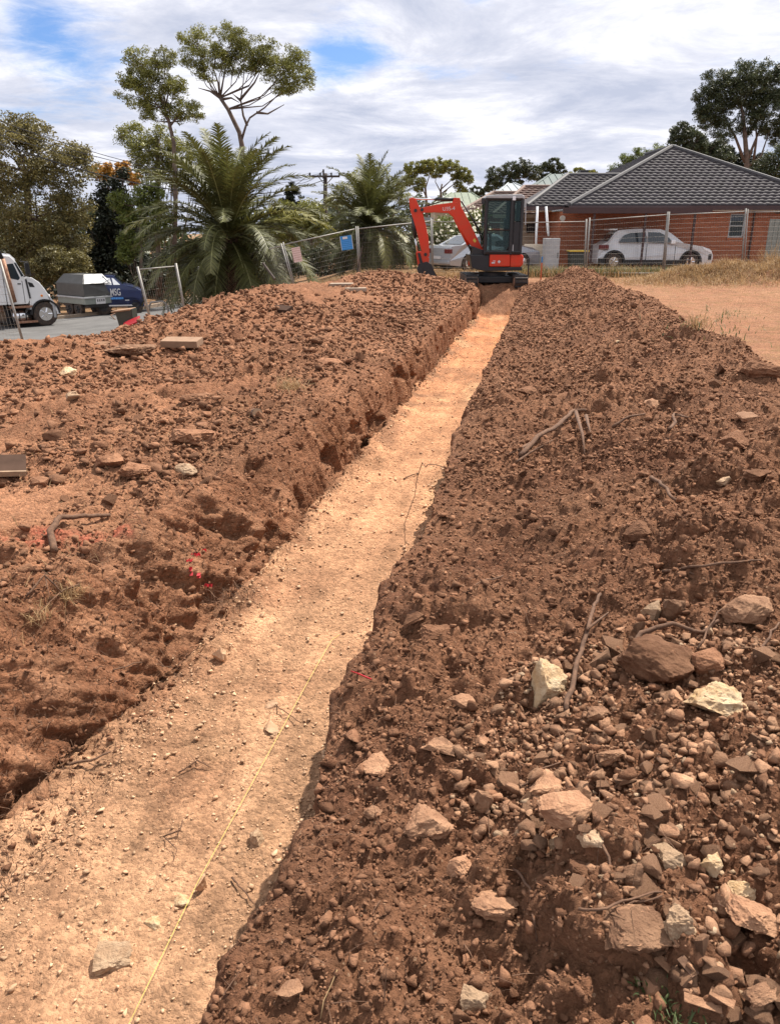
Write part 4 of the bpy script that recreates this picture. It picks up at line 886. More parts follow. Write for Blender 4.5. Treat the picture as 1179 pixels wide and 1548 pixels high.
    cab = ca.build('cab_frame', 'black', t)
    MB().prism(pl([(731, 309), (733, 305.5), (745, 304.5), (783, 304), (787, 306), (788, 310)]), y0 - .02, y1 + .02, bev=.025).build('roof', 'lgrey', cab)
    MB().prism(pl([(736, 350), (736, 312), (769, 312), (769, 350)]), y0 + .022, y0 + .032).build('door_glass', 'cabglass', cab)
    MB().prism(pl([(736, 381), (736, 353), (769, 353), (769, 372), (764, 381)]), y0 + .022, y0 + .032).build('door_glass', 'cabglass', cab)
    MB().prism(pl([(773, 340), (773, 312), (784, 312), (784, 340)]), y0 + .022, y0 + .032).build('rear_side_glass', 'cabglass', cab)
    MB().prism(pl([(772, 385), (772, 341), (785, 341), (785, 385)]), y0 + .02, y0 + .05).build('rear_panel', 'black', cab)
    b = MB().box((E(731.5, 0)[0], y0 + .07, E(0, 378)[1]), (E(732.2, 0)[0], y1 - .07, E(0, 313)[1])); b.build('windscreen', 'cabglass', cab)
    b = MB().box((E(786.6, 0)[0], y0 + .07, E(0, 345)[1]), (E(787.3, 0)[0], y1 - .07, E(0, 313)[1])); b.build('rear_glass', 'cabglass', cab)
    MB().box((E(770, 0)[0], y0 - .05, E(0, 312)[1]), (E(774.5, 0)[0], y0 - .025, E(0, 307)[1]), bev=.01).build('work_lamp', 'lamp', cab)
    MB().box((E(771.5, 0)[0], y0 - .008, E(0, 382)[1]), (E(775, 0)[0], y0 + .018, E(0, 372)[1])).build('data_plate', 'lgrey', cab)
    MB().tube([(E(738, 0)[0], y0 - .03, E(0, 362)[1]), (E(738, 0)[0], y0 - .03, E(0, 340)[1])], .012, 6).build('grab_handle', 'black', cab)
    MB().tube([(E(789, 312)[0], y0 - .04, E(789, 312)[1]), (E(790, 345)[0], y0 - .06, E(790, 345)[1])], .014, 6).build('rear_grab_rail', 'lgrey', cab)
    MB().tube([(E(734, 310)[0], y0, E(0, 310)[1]), (E(728, 312)[0], y0 - .05, E(0, 313)[1])], .012, 6).build('mirror_arm', 'black', cab)
    MB().box((E(725.5, 0)[0], y0 - .1, E(0, 317)[1]), (E(730, 0)[0], y0 - .07, E(0, 309)[1]), bev=.01).build('mirror', 'black', cab)
    b = MB().box((E(752, 0)[0], -.5, E(0, 375)[1]), (E(768, 0)[0], -.08, E(0, 366)[1]), bev=.04); b.box((E(763, 0)[0], -.48, E(0, 367)[1]), (E(769, 0)[0], -.1, E(0, 335)[1]), bev=.05); b.build('seat', 'black', t)
    b = MB(); b.tube([(E(744, 0)[0], -.15, E(0, 380)[1]), (E(743, 0)[0], -.15, E(0, 356)[1])], .02); b.tube([(E(744, 0)[0], -.45, E(0, 380)[1]), (E(743, 0)[0], -.45, E(0, 356)[1])], .02); b.build('control_lever', 'black', t)
    # boom, stick, cylinders, bucket
    by = (-.34, -.12); bm_ = (by[0] + by[1]) / 2
    boom = MB().prism(pl([(640, 321.5), (662, 317), (683, 314.5), (694, 313.5), (699, 320), (714, 345), (733, 379), (731, 384), (723, 382), (708, 365), (695, 345), (688, 334), (681, 328.5), (660, 327.5), (642, 328)]), *by, bev=.018).build('boom', 'red', t)
    MB().prism(pl([(686, 315), (688, 307.5), (697, 308), (699, 320)]), by[0] + .03, by[1] - .03, bev=.01).build('cylinder_bracket', 'red', boom)
    MB().prism(pl([(717.5, 366), (720, 363), (723, 367), (720.5, 369.5)]), by[0] - .003, by[0] - .0005).build('warning_sticker', 'yellowp', boom)
    cu = bpy.data.curves.new('lettering', 'FONT'); cu.body = 'U35-4'; cu.size = .15; cu.extrude = .001; tmp = bpy.data.objects.new('tmp', cu); COL.objects.link(tmp); bpy.context.view_layer.update()
    me = bpy.data.meshes.new_from_object(tmp); bpy.data.objects.remove(tmp); lt = link('lettering', me, MT['signwhite'], boom); lt.location = (E(672, 0)[0], by[0] - .002, E(0, 325.5)[1]); lt.rotation_euler = (pi / 2, radians(-4), 0)
    def cyl(p, q, r, m, nm, par, y=bm_): return MB().tube([(E(*p)[0], y, E(*p)[1]), (E(*q)[0], y, E(*q)[1])], r, 12).build(nm, m, par, smooth=True)
    cyl((692, 309.5), (662, 309.5), .05, 'black', 'arm_cylinder', boom); cyl((662, 309.5), (632, 309), .026, 'chrome', 'arm_cylinder_rod', boom)
    cyl((690, 334), (712, 372), .06, 'red', 'boom_cylinder', boom); cyl((706, 362), (722, 392), .035, 'black', 'boom_cylinder_rod', boom)
    hz = MB(); hz.tube([(E(*p)[0], bm_ + .02, E(*p)[1]) for p in ((700, 312), (712, 330), (726, 352), (734, 372))], .022, 6); hz.tube([(E(*p)[0], bm_ + .07, E(*p)[1]) for p in ((650, 318), (672, 312), (698, 311), (716, 334), (734, 362))], .018, 6); hz.build('hydraulic_hose', 'black', boom, smooth=True)
    st = MB().prism(pl([(623, 309), (628, 307), (633, 309.5), (637, 318), (643, 328), (648, 345), (652, 362), (653.5, 378), (654, 389), (646, 391), (642, 380), (636, 358), (629, 336), (625, 325)]), by[0] + .03, by[1] - .03, bev=.018).build('stick', 'red', t)
    for p in ((632.5, 325), (642, 324), (648, 386)): MB().disc((E(*p)[0], bm_, E(*p)[1]), (0, 1, 0), .05, .24, 14).build('pivot_pin', 'black', st)
    cyl((629, 334), (632.5, 362), .062, 'black', 'bucket_cylinder', st, bm_); cyl((632, 360), (636.5, 386), .026, 'chrome', 'bucket_cylinder_rod', st, bm_)
    MB().prism(pl([(634, 383), (641, 381), (649, 386), (654, 392), (652, 404), (644, 408), (637, 402)]), by[0] + .01, by[1] - .01, bev=.015).build('bucket_link', 'red', st)
    MB().prism(pl([(636, 384), (640, 384), (646, 404), (642, 405)]), by[0] - .02, by[0] - .002).build('link_plate', 'black', st)
    bk = MB(); outer = [(638, 399), (650, 396), (657, 400), (661, 409), (667, 419), (673, 427.5), (668, 429), (655, 430), (645, 427), (639, 417), (636, 408)]
    bk.prism(pl(outer), bm_ - .24, bm_ - .22); bk.prism(pl(outer), bm_ + .22, bm_ + .24)
    sh = [(657, 400), (650, 396), (638, 399), (636, 408), (639, 417), (645, 427), (655, 430), (668, 429)]
    for a, b in zip(sh, sh[1:]):
        q = [Vector((E(*a)[0], bm_ - .22, E(*a)[1])), Vector((E(*b)[0], bm_ - .22, E(*b)[1])), Vector((E(*b)[0], bm_ + .22, E(*b)[1])), Vector((E(*a)[0], bm_ + .22, E(*a)[1]))]
        bk.b.faces.new([bk.b.verts.new(v) for v in q])
    bkt = bk.build('bucket', 'black', t)
    for i in range(4):
        y = bm_ - .2 + i * .133; MB().prism(pl([(665, 426), (675, 431), (666, 430)]), y - .025, y + .025).build('bucket_tooth', 'steel', bkt)
excavator()

# ------------------------------------------------------------------ vehicles
def wheel(par, c, r, w, rimm='chrome', n=28, nm='wheel'):
    x, y, z = c; wh = MB().tube([(x, y - w / 2, z), (x, y - w * .44, z), (x, y + w * .44, z), (x, y + w / 2, z)], [r * .90, r, r, r * .90], n).build(nm, 'rubber', par, smooth=False)
    b = MB().tube([(x, y - w / 2 - .012, z), (x, y - w / 2 + .03, z)], [r * .56, r * .62], n)
    for i in range(5):
        a = i * 2 * pi / 5; b.tube([(x, y - w / 2 - .02, z), (x + r * .5 * cos(a), y - w / 2 - .02, z + r * .5 * sin(a))], r * .07, 5)
    b.disc((x, y - w / 2 - .03, z), (0, 1, 0), r * .16, .05, 12); b.build('rim', rimm, wh); return wh
def arch(cx, cz, r, a0, a1, n=9): return [(cx + r * cos(radians(a0 + (a1 - a0) * i / (n - 1))), cz + r * sin(radians(a0 + (a1 - a0) * i / (n - 1)))) for i in range(n)]
def passenger_car(name, loc, rz, label, paint, L_, prof_top, belt, roofz, glasses, wx, wr, wid=1.8, rear_lamp=None, front_lamp=None, extra=None):
    t = empty(name, loc, label, 'car', None, rz)
    low = .22; body = [(0.03, low + .05)] + [(0, .45)] + prof_top + [(L_, .5), (L_ - .05, low + .03)]
    fx, rx = wx[1], wx[0]; under = [(fx + wr * 1.16, low)] + arch(fx, wr, wr * 1.16, 0, 180)[0:] + [(fx - wr * 1.16, low), (rx + wr * 1.16, low)] + arch(rx, wr, wr * 1.16, 0, 180) + [(rx - wr * 1.16, low)]
    ins = lambda x, z: max(0, (z - belt)) / (roofz - belt) * .24 if z > belt else max(0, (.5 - z)) * .12
    bd = MB().prism(body + under, -wid / 2, wid / 2, inset=ins); bd.build('body', paint, t)
    t_under = MB().box((.3, -wid / 2 + .12, .2), (L_ - .3, wid / 2 - .12, .62)).build('underbody', 'black', t)
    for nm, g in glasses:
        yy = lambda z: wid / 2 - ins(0, z)
        for s in (-1, 1):
            b = MB(); vs = [b.b.verts.new((x, s * (yy(z) + .006), z)) for x, z in g]; f = b.b.faces.new(vs); b.build(nm, 'glass', t)
    for cx in wx:
        wheel(t, (cx, -wid / 2 + .11, wr), wr, .21)
        w2 = wheel(t, (cx, wid / 2 - .11, wr), wr, .21)
    return t, ins
def quad_glass(t, nm, pts, m='glass'):
    b = MB(); b.b.faces.new([b.b.verts.new(p) for p in pts]); b.build(nm, m, t)
# white small SUV
y = 35.3; k = SC(y); o = P(894, 406, y); o.z = gz(o.x, o.y) + .02; L_ = 168 * k
def cp(px, py): return ((px - 896) * k, (408 - py) * k * 1.03)
top = [cp(897, 385), cp(900, 374), cp(911, 369), cp(921, 356.5), cp(926, 354), cp(950, 352), cp(986, 352.5), cp(1000, 357), cp(1020, 371.5), cp(1046, 375.5), cp(1058, 379), cp(1063, 386)]
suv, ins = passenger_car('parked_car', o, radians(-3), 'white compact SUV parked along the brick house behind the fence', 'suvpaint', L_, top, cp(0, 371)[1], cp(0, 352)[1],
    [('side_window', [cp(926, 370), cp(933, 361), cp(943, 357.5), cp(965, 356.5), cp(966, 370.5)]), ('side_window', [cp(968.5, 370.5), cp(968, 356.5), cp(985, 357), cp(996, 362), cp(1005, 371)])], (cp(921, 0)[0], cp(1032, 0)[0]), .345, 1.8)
quad_glass(suv, 'windscreen', [(cp(1018, 0)[0] + .02, -.72, cp(0, 371)[1]), (cp(1018, 0)[0] + .02, .72, cp(0, 371)[1]), (cp(1001, 0)[0] + .02, .6, cp(0, 357)[1]), (cp(1001, 0)[0] + .02, -.6, cp(0, 357)[1])])
quad_glass(suv, 'rear_window', [(cp(911, 0)[0] - .03, -.7, cp(0, 368)[1]), (cp(911, 0)[0] - .03, .7, cp(0, 368)[1]), (cp(920, 0)[0] - .03, .6, cp(0, 358)[1]), (cp(920, 0)[0] - .03, -.6, cp(0, 358)[1])])
MB().box((cp(898, 0)[0], -.93, cp(0, 380)[1]), (cp(912, 0)[0], -.80, cp(0, 373.5)[1]), bev=.03).build('tail_lamp', 'redlamp', suv)
MB().prism([cp(1046, 376), cp(1060, 381), cp(1062, 385), cp(1050, 380)], -.915, -.6, bev=.0).build('headlamp', 'lamp', suv); MB().box((cp(1057, 0)[0], -.918, cp(0, 394)[1]), (cp(1061.5, 0)[0], -.6, cp(0, 386)[1]), bev=.02).build('grille', 'black', suv)
MB().box((cp(1000, 0)[0], -1.06, cp(0, 372)[1]), (cp(1006, 0)[0], -.88, cp(0, 367)[1]), bev=.02).build('mirror', 'wpaint', suv)
b = MB(); b.box((cp(966.5, 0)[0], -.904, .42), (cp(967.3, 0)[0], -.9005, cp(0, 372)[1])); b.box((cp(1008, 0)[0], -.904, .42), (cp(1008.7, 0)[0], -.9005, cp(0, 374)[1])); b.build('door_gap', 'black', suv)
MB().box((cp(913, 0)[0], -.55, cp(0, 354)[1]), (cp(925, 0)[0], .55, cp(0, 352)[1]), bev=.015).build('roof_spoiler', 'wpaint', suv)
b = MB(); b.box((cp(934, 0)[0], -.906, .22), (cp(1020, 0)[0], -.893, .42)); b.box((cp(898, 0)[0], -.905, .25), (cp(908, 0)[0], -.893, .48)); b.build('sill', 'black', suv)
for cx_ in (cp(921, 0)[0], cp(1032, 0)[0]): MB().prism([(cx_ + .47 * cos(radians(a)), .345 + .47 * sin(radians(a))) for a in range(-5, 186, 12)] + [(cx_ + .385 * cos(radians(a)), .345 + .385 * sin(radians(a))) for a in range(185, -6, -12)], -.912, -.85).build('wheel_arch', 'black', suv)
# silver sedan
y = 33.6; o = P(652, 411, y); o.z = gz(o.x, o.y); q = 1.0
top = [(0.02, .92), (.1, 1.0), (.62, 1.04), (1.35, 1.40), (1.8, 1.47), (2.5, 1.46), (3.25, 1.05), (4.2, .93), (4.62, .76)]
sed, ins = passenger_car('parked_car', o + Vector((.25, 0, 0)), radians(30), 'silver sedan parked behind the excavator arm', 'silver', 4.7, top, 1.0, 1.47,
    [('side_window', [(1.05, 1.03), (1.5, 1.33), (1.95, 1.38), (2.02, 1.04)]), ('side_window', [(2.10, 1.04), (2.05, 1.38), (2.45, 1.37), (2.95, 1.06)])], (.95, 3.75), .33, 1.82)
quad_glass(sed, 'rear_window', [(.66, -.68, 1.08), (1.33, -.58, 1.395), (1.33, .58, 1.395), (.66, .68, 1.08)][::-1])
for s in (-1, 1): MB().box((-.03, min(s * .5, s * .925), .72), (.16 if 0 else .10, max(s * .5, s * .925), .90), bev=.03).build('tail_lamp', 'redlamp', sed)
MB().box((-.035, -.26, .5), (-.005, .26, .62)).build('number_plate', 'signwhite', sed); MB().box((-.04, -.85, .3), (.1, .85, .45), bev=.04).build('rear_bumper', 'silver', sed)
for v in sed.children:
    pass
# white prime mover, heading away to the right; seen on its side
def truck():
    Y0 = 34.0; k = SC(Y0); o = P(75, 494, Y0); o.z = base_z(o.x, o.y) + .05; oz = P(75, 494, Y0).z - o.z; yaw = radians(40); kx = k / cos(yaw + radians(-24) * -1 * 0 + 0) * 1.0
    yaw = radians(42); va = math.atan2(o.x, o.y); fx = 1 / (cos(yaw) * 1.0 + sin(yaw) * math.tan(-va)); kx = k * fx * .98
    t = empty('prime_mover', o, 'white truck with rusty exhaust stack parked at the left edge', 'truck', None, yaw)
    def E(px, py): return ((px - 75) * kx, (494 - py) * k + oz)
    def pl(pts): return [E(*p) for p in pts]
    w = 2.4; y0 = 0; y1 = w; r = 18 * k
    ar = [(E(73, 0)[0] + 1.18 * r * cos(radians(a)), r + 1.18 * r * sin(radians(a))) for a in range(0, 181, 20)]
    hood = MB().prism(pl([(51, 451), (49, 418), (60, 420), (70, 427), (77, 437), (80, 443), (84, 449), (87, 458)]) + [(E(87, 0)[0], r)] + ar + [(E(51, 0)[0], r * 1.25)], y0 + .02, y1 - .02, bev=.03).build('bonnet', 'wpaint', t)
    MB().prism([(E(73, 0)[0] + 1.24 * r * cos(radians(a)), r + 1.24 * r * sin(radians(a))) for a in range(0, 181, 15)] + [(E(73, 0)[0] + 1.1 * r * cos(radians(a)), r + 1.1 * r * sin(radians(a))) for a in range(180, -1, -15)], y0 - .03, y0 + .3).build('wheel_arch_trim', 'black', t)
    cab = MB().prism(pl([(18, 458), (18, 390), (22, 387), (31, 388), (38, 395), (49, 418), (51.5, 452), (48, 458)]), y0, y1, bev=.04).build('cab', 'wpaint', t)
    MB().prism(pl([(22, 400), (34, 399), (41, 420), (38, 423), (27, 420)]), y0 - .008, y0 - .002).build('side_window', 'glass', cab)
    MB().prism(pl([(35.5, 398), (38, 397.5), (47.5, 417), (43.5, 418)]), y0 - .008, y0 - .002).build('quarter_glass', 'glass', cab)
    a = E(39, 398); b = E(48.5, 417); quad_glass(cab, 'windscreen', [(a[0] + .03, y0 + .15, a[1]), (b[0] + .03, y0 + .15, b[1]), (b[0] + .03, y1 - .15, b[1]), (a[0] + .03, y1 - .15, a[1])])
    MB().prism(pl([(24, 388), (25, 385), (32, 385.5), (40, 394), (36, 393), (30, 389)]), y0 + .1, y1 - .1).build('sun_visor', 'wpaint', cab)
    b = MB(); b.box((E(43, 0)[0], y0 - .005, E(0, 456)[1]), (E(43.8, 0)[0], y0 + .0, E(0, 424)[1])); b.box((E(26, 0)[0], y0 - .005, E(0, 456)[1]), (E(26.8, 0)[0], y0, E(0, 400)[1])); b.box((E(36, 0)[0], y0 - .03, E(0, 429)[1]), (E(41, 0)[0], y0 - .004, E(0, 427.5)[1])); b.build('door_gap', 'black', cab)
    MB().tube([(E(52, 0)[0], y0 - .01, E(0, 450)[1]), (E(49.5, 0)[0], y0 - .01, E(0, 422)[1])], .035, 6).build('bonnet_gap', 'black', t)
    b = MB(); b.tube([(E(44, 0)[0], y0 - .03, E(0, 396)[1]), (E(53, 0)[0], y0 - .32, E(0, 397)[1]), (E(54.5, 0)[0], y0 - .32, E(0, 416)[1]), (E(47, 0)[0], y0 - .03, E(0, 418)[1])], .022, 6); mi = b.build('mirror_frame', 'black', t)
    MB().box((E(47, 0)[0], y0 - .36, E(0, 415)[1]), (E(53, 0)[0], y0 - .26, E(0, 398)[1]), bev=.02).build('mirror', 'black', mi)
    MB().prism(pl([(52, 426), (59, 428), (62, 434), (54, 433.5)]), y0 + .012, y0 + .018).build('side_vent', 'black', hood)
    MB().disc((E(70.5, 0)[0], y0 + .01, E(0, 447)[1]), (0, 1, 0), .045, .03, 12).build('indicator', 'amber', hood)
    MB().box((E(85, 0)[0], y0 + .0, E(0, 481)[1]), (E(90, 0)[0], y1, E(0, 459)[1]), bev=.04).build('bumper', 'lgrey', t)
    MB().box((E(86.9, 0)[0], y0 + .3, E(0, 459)[1]), (E(88, 0)[0], y1 - .3, E(0, 446)[1]), bev=.01).build('grille', 'chrome', t)
    b = MB().prism(pl([(-60, 458), (-60, 386), (17, 387), (17, 458)]), y0 + .1, y1 - .1, bev=.03); b.build('sleeper', 'wpaint', t)
    MB().box((E(-190, 0)[0], y0 + .75, E(0, 470)[1]), (E(50, 0)[0], y1 - .75, E(0, 460)[1])).build('chassis', 'rust', t)
    ex = MB().tube([(E(26, 0)[0], y0 - .12, E(0, 454)[1]), (E(14.5, 0)[0] + .1, y0 - .12, E(0, 392)[1])], .095, 14); ex.build('exhaust_shield', 'rust', t, smooth=True)
    MB().tube([(E(14.5, 0)[0] + .1, y0 - .12, E(0, 394)[1]), (E(11, 0)[0], y0 - .12, E(0, 372)[1]), (E(8, 0)[0], y0 - .12, E(0, 364)[1])], .085, 12).build('exhaust_tip', 'black', t, smooth=True)
    MB().tube([(E(24, 0)[0], y0 + .35, E(0, 476)[1]), (E(52, 0)[0], y0 + .35, E(0, 476)[1])], .24, 18).build('fuel_tank', 'chrome', t, smooth=True)
    b = MB()
    for px in (33, 43): b.disc((E(px, 0)[0], y0 + .35, E(0, 476)[1]), (1, 0, 0), .248, .04, 18)
    b.build('tank_strap', 'black', t)
    MB().box((E(20, 0)[0], y0 + .0, E(0, 463.5)[1]), (E(55, 0)[0], y0 + .4, E(0, 460.5)[1]), bev=.01).build('upper_step', 'rust', t); MB().box((E(28, 0)[0], y0 - .02, E(0, 486)[1]), (E(59, 0)[0], y0 + .4, E(0, 483)[1]), bev=.01).build('lower_step', 'rust', t)
    MB().box((E(18, 0)[0], y0 + .6, E(0, 488)[1]), (E(60, 0)[0], y1 - .6, E(0, 458)[1])).build('engine_bay', 'black', t)
    for yy in (y0 + .18, y1 - .18): wheel(t, (E(73, 0)[0], yy, r), r, .34, nm='wheel')
    for px in (-75, -125):
        for yy in (y0 + .3, y1 - .3): wheel(t, (E(px, 0)[0], yy, r), r, .5)
    MB().prism(pl([(-100, 485), (-10, 485), (-10, 470), (-100, 470)]), y0 + .1, y0 + .5, bev=.03).build('side_skirt', 'rust', t)
truck()
def trailer():
    Y0 = 37.5; k = SC(Y0); c = P(132, 477, Y0); c.z = base_z(c.x, c.y) + .05; oz = P(132, 477, Y0).z - c.z; t = empty('box_trailer', c, 'grey canopy trailer parked between the white truck and the navy ute', 'trailer', None, radians(-38))
    H = lambda py: (477 - py) * k + oz
    L_ = 2.35; W_ = 1.55    # local -x runs along the long side away to the left, +y towards the end panel
    can = MB(); prof = [(0, H(449)), (0, H(430)), (.28, H(417)), (W_ - .28, H(417)), (W_, H(430)), (W_, H(449))]
    A = [can.b.verts.new((-.34 if z > H(420) else 0, y, z)) for y, z in prof]; B = [can.b.verts.new((-L_ + (.3 if z > H(420) else 0), y, z)) for y, z in prof]
    # chamfered end faces
    can.b.faces.new(A); can.b.faces.new(B[::-1])
    for i in range(len(prof)): j = (i + 1) % len(prof); can.b.faces.new((A[i], B[i], B[j], A[j]))
    bmesh.ops.recalc_face_normals(can.b, faces=can.b.faces); bmesh.ops.bevel(can.b, geom=can.b.edges[:], offset=.02, segments=1, affect='EDGES'); cb = can.build('canopy', 'grey', t)
    quad_glass(cb, 'top_panel', [(.02, .05, H(430)), (.02, W_ - .05, H(430)), (-.325, W_ - .3, H(416.8)), (-.325, .3, H(416.8))], 'lgrey')
    MB().box((-L_ - .03, -.04, H(452)), (.05, W_ + .04, H(449.5)), bev=.01).build('rim', 'lgrey', t)
    MB().box((-L_, 0, H(461)), (0, W_, H(452)), bev=.01).build('tray_side', 'colorbond', t)
    pl_ = MB().box((.004, W_ * .36, H(461)), (.03, W_ * .68, H(451))).build('number_plate', 'signwhite', t)
    bb = MB()
    for i in range(4): bb.box((.031, W_ * (.40 + .07 * i), H(457.5)), (.034, W_ * (.435 + .07 * i), H(454)))
    bb.build('plate_marks', 'black', pl_)
    MB().box((-L_ + .2, .15, H(466)), (-.1, W_ - .15, H(460.8))).build('chassis', 'black', t)
    for px in (-1.5, -.75):
        for yy in (.12, W_ - .12): wheel(t, (px, yy, .33), .33, .2, 'black')
    MB().tube([(-L_, W_ / 2, H(464)), (-L_ - .9, W_ / 2, H(466))], .05, 6).build('drawbar', 'black', t)
trailer()
def ute():
    Y0 = 38.5; k = SC(Y0); c = P(160, 474, Y0); c.z = base_z(c.x, c.y) + .05; oz = P(160, 474, Y0).z - c.z; va = math.atan2(c.x, c.y); yaw = radians(16); kx = k / (cos(yaw) + sin(yaw) * math.tan(-va))
    t = empty('work_ute', c, 'navy blue ute with white lettering half hidden by the palm', 'ute', None, yaw)
    def E(px, py): return ((px - 160) * kx, (474 - py) * k + oz)
    def pl(pts): return [E(*p) for p in pts]
    w = 1.8; ins = lambda x, z: .22 * max(0, z - E(0, 433)[1]) / .45
    r = 11.5 * k
    def arc(px): return [(E(px, 0)[0] + 1.2 * r * cos(radians(a)), r + 1.2 * r * sin(radians(a))) for a in range(0, 181, 22)]
    body = MB().prism(pl([(150, 462), (150, 436), (160, 432), (162, 419.5), (166, 418), (178, 419), (191, 431), (209, 435), (219, 441), (221, 455), (220, 463)]) + arc(208) + arc(158), 0, w, inset=ins).build('body', 'blue', t)
    for g in ([(164, 431), (165, 421.5), (173, 421.5), (175, 431.5)], [(177.5, 431.5), (175.5, 421.5), (178, 422), (188, 431.5)]):
        b = MB(); b.b.faces.new([b.b.verts.new((x, ins(x, z) - .008, z)) for x, z in pl(g)]); b.build('side_window', 'lamp', body)
    a = E(179.3, 420); b = E(191.3, 431); quad_glass(body, 'windscreen', [(a[0] + .02, .25, a[1]), (b[0] + .02, .12, b[1]), (b[0] + .02, w - .12, b[1]), (a[0] + .02, w - .25, a[1])])
    MB().box((E(167, 0)[0], -.02, E(0, 463.5)[1]), (E(204, 0)[0], .06, E(0, 461.5)[1]), bev=.008).build('side_step', 'chrome', t)
    MB().tube([E(163, 416)[:1] + (.1,) + E(163, 416)[1:], E(185, 416)[:1] + (.1,) + E(185, 416)[1:]], .025, 6).build('roof_rack', 'black', t)
    for px in (158, 208):
        for yy in (.12, w - .12): wheel(t, (E(px, 0)[0], yy, r), r, .24, 'black')
    cu = bpy.data.curves.new('lettering', 'FONT'); cu.body = 'MSG'; cu.size = .40; cu.extrude = .001; cu.offset = .006; tmp = bpy.data.objects.new('tmp', cu); COL.objects.link(tmp); bpy.context.view_layer.update(); me = bpy.data.meshes.new_from_object(tmp); bpy.data.objects.remove(tmp)
    lt = link('door_lettering', me, MT['signwhite'], body); lt.location = (E(171, 0)[0], -.012, E(0, 447)[1]); lt.rotation_euler = (pi / 2, 0, 0); lt.scale = (.62, 1.12, 1)
    b = MB(); x = 171
    while x < 190: l = random.uniform(.8, 2.2); b.box((E(x, 0)[0], -.012, E(0, 453)[1]), (E(x + l, 0)[0], -.008, E(0, 450)[1])); x += l + .5
    b.build('small_lettering', 'lblue', body)
    b = MB(); x = 193
    while x < 200: l = random.uniform(.8, 1.5); b.box((E(x, 0)[0], -.012, E(0, 455.5)[1]), (E(x + l, 0)[0], -.008, E(0, 453.8)[1])); x += l + .5
    b.build('web_lettering', 'signwhite', body)
ute()
# wheelie bin tipped over, with red lid
c = P(196, 497, 24.6); t = empty('wheelie_bin', c, 'dark wheelie bin with bright red lid tipping over beside the fence', 'bin'); k = SC(24.6)
b = MB(); a0 = [b.b.verts.new(v) for v in ((-.2, -.22, -.1), (.22, -.22, -.1), (.22, .22, -.1), (-.2, .22, -.1))]; a1 = [b.b.verts.new(v) for v in ((-.30, -.28, .55), (.22, -.28, .62), (.22, .28, .62), (-.30, .28, .55))]
b.b.faces.new(a0[::-1]); b.b.faces.new(a1)
for i in range(4): b.b.faces.new((a0[i], a0[(i + 1) % 4], a1[(i + 1) % 4], a1[i]))
bmesh.ops.bevel(b.b, geom=b.b.edges[:], offset=.02, segments=2, affect='EDGES'); bd = b.build('bin_body', 'binplastic', t)
MB().box((-.34, -.31, .555), (.26, .31, .60), bev=.015, M=Matrix.Rotation(radians(-7), 4, 'Y')).build('rim', 'paver', t)
MB().box((-.27, -.42, 0), (.27, .0, .05), bev=.02, M=Matrix.Translation((.24, -.34, .30)) @ Matrix.Rotation(radians(-22), 4, 'Y') @ Matrix.Rotation(radians(20), 4, 'X')).build('lid', 'redplastic', t)
MB().box((-.2, -.34, -.1), (.3, -.24, .14), bev=.02, M=Matrix.Translation((.1, .06, -.1))).build('lid_flap', 'redplastic', t)
# bent white rail beside the road
c = P(256, 490, 27); t = empty('hoop_rail', c, 'bent galvanised hoop rail beside the road', 'rail'); f = lambda px, py: P(px, py, 27) - c
MB().tube([f(224, 492), f(226, 462), f(229, 457), f(246, 455.5), f(251, 459), f(255, 470), f(258, 492)], .035, 8).build('hoop', 'steel', t, smooth=True); MB().tube([f(228, 477), f(252, 477)], .018, 6).build('cross_bar', 'steel', t, smooth=True)

# ------------------------------------------------------------------ houses
def tiled(name, A, B, C_, D, rows, m, parent, tw=.30, lift=.065, wave=.024):
    A, B, C_, D = map(Vector, (A, B, C_, D)); ax = (B - A).normalized(); nrm = ax.cross(D - A if (D - A).length > .01 else C_ - A).normalized()
    if nrm.z < 0: nrm = -nrm
    V = []; F = []; prof = [(0, .0), (.18, .9), (.36, 1.0), (.55, .9), (.72, .1), (1.0, 0)]
    for i in range(rows):
        t0, t1 = i / rows, min(1, (i + 1.12) / rows)
        L0, R0 = A.lerp(D, t0), B.lerp(C_, t0); L1, R1 = A.lerp(D, t1), B.lerp(C_, t1)
        a0, b0 = (L0 - A).dot(ax), (R0 - A).dot(ax); a1, b1 = (L1 - A).dot(ax), (R1 - A).dot(ax); off = (i % 2) * tw / 2
        s = math.floor(min(a0, a1) / tw) * tw - off
        while s < max(b0, b1):
            xs = [s + f * tw for f, _ in prof]
            if max(xs) > a0 + .001 and min(xs) < b0:
                base = len(V)
                for x, (f, h) in zip(xs, prof):
                    x0 = min(max(x, a0), b0); x1 = min(max(x, a1), b1) if b1 > a1 else (a1 + b1) / 2
                    p0 = L0 + ax * (x0 - a0); p1 = L1 + ax * (x1 - a1) ; V.append(p0 + nrm * (.0 + .002)); V.append(p0 + nrm * (lift + wave * h)); V.append(p1 + nrm * (.008 + wave * h))
                for j in range(len(prof) - 1):
                    q = base + 3 * j; F.append((q, q + 3, q + 4, q + 1)); F.append((q + 1, q + 4, q + 5, q + 2))
            s += tw
    o = link(name, np_mesh(name, V, F), MT[m], parent); return o
def ridge(name, pts, m, parent, r=.11): return MB().tube(pts, r, 8).build(name, m, parent)
def W3(px, py, y): return P(px, py, y)
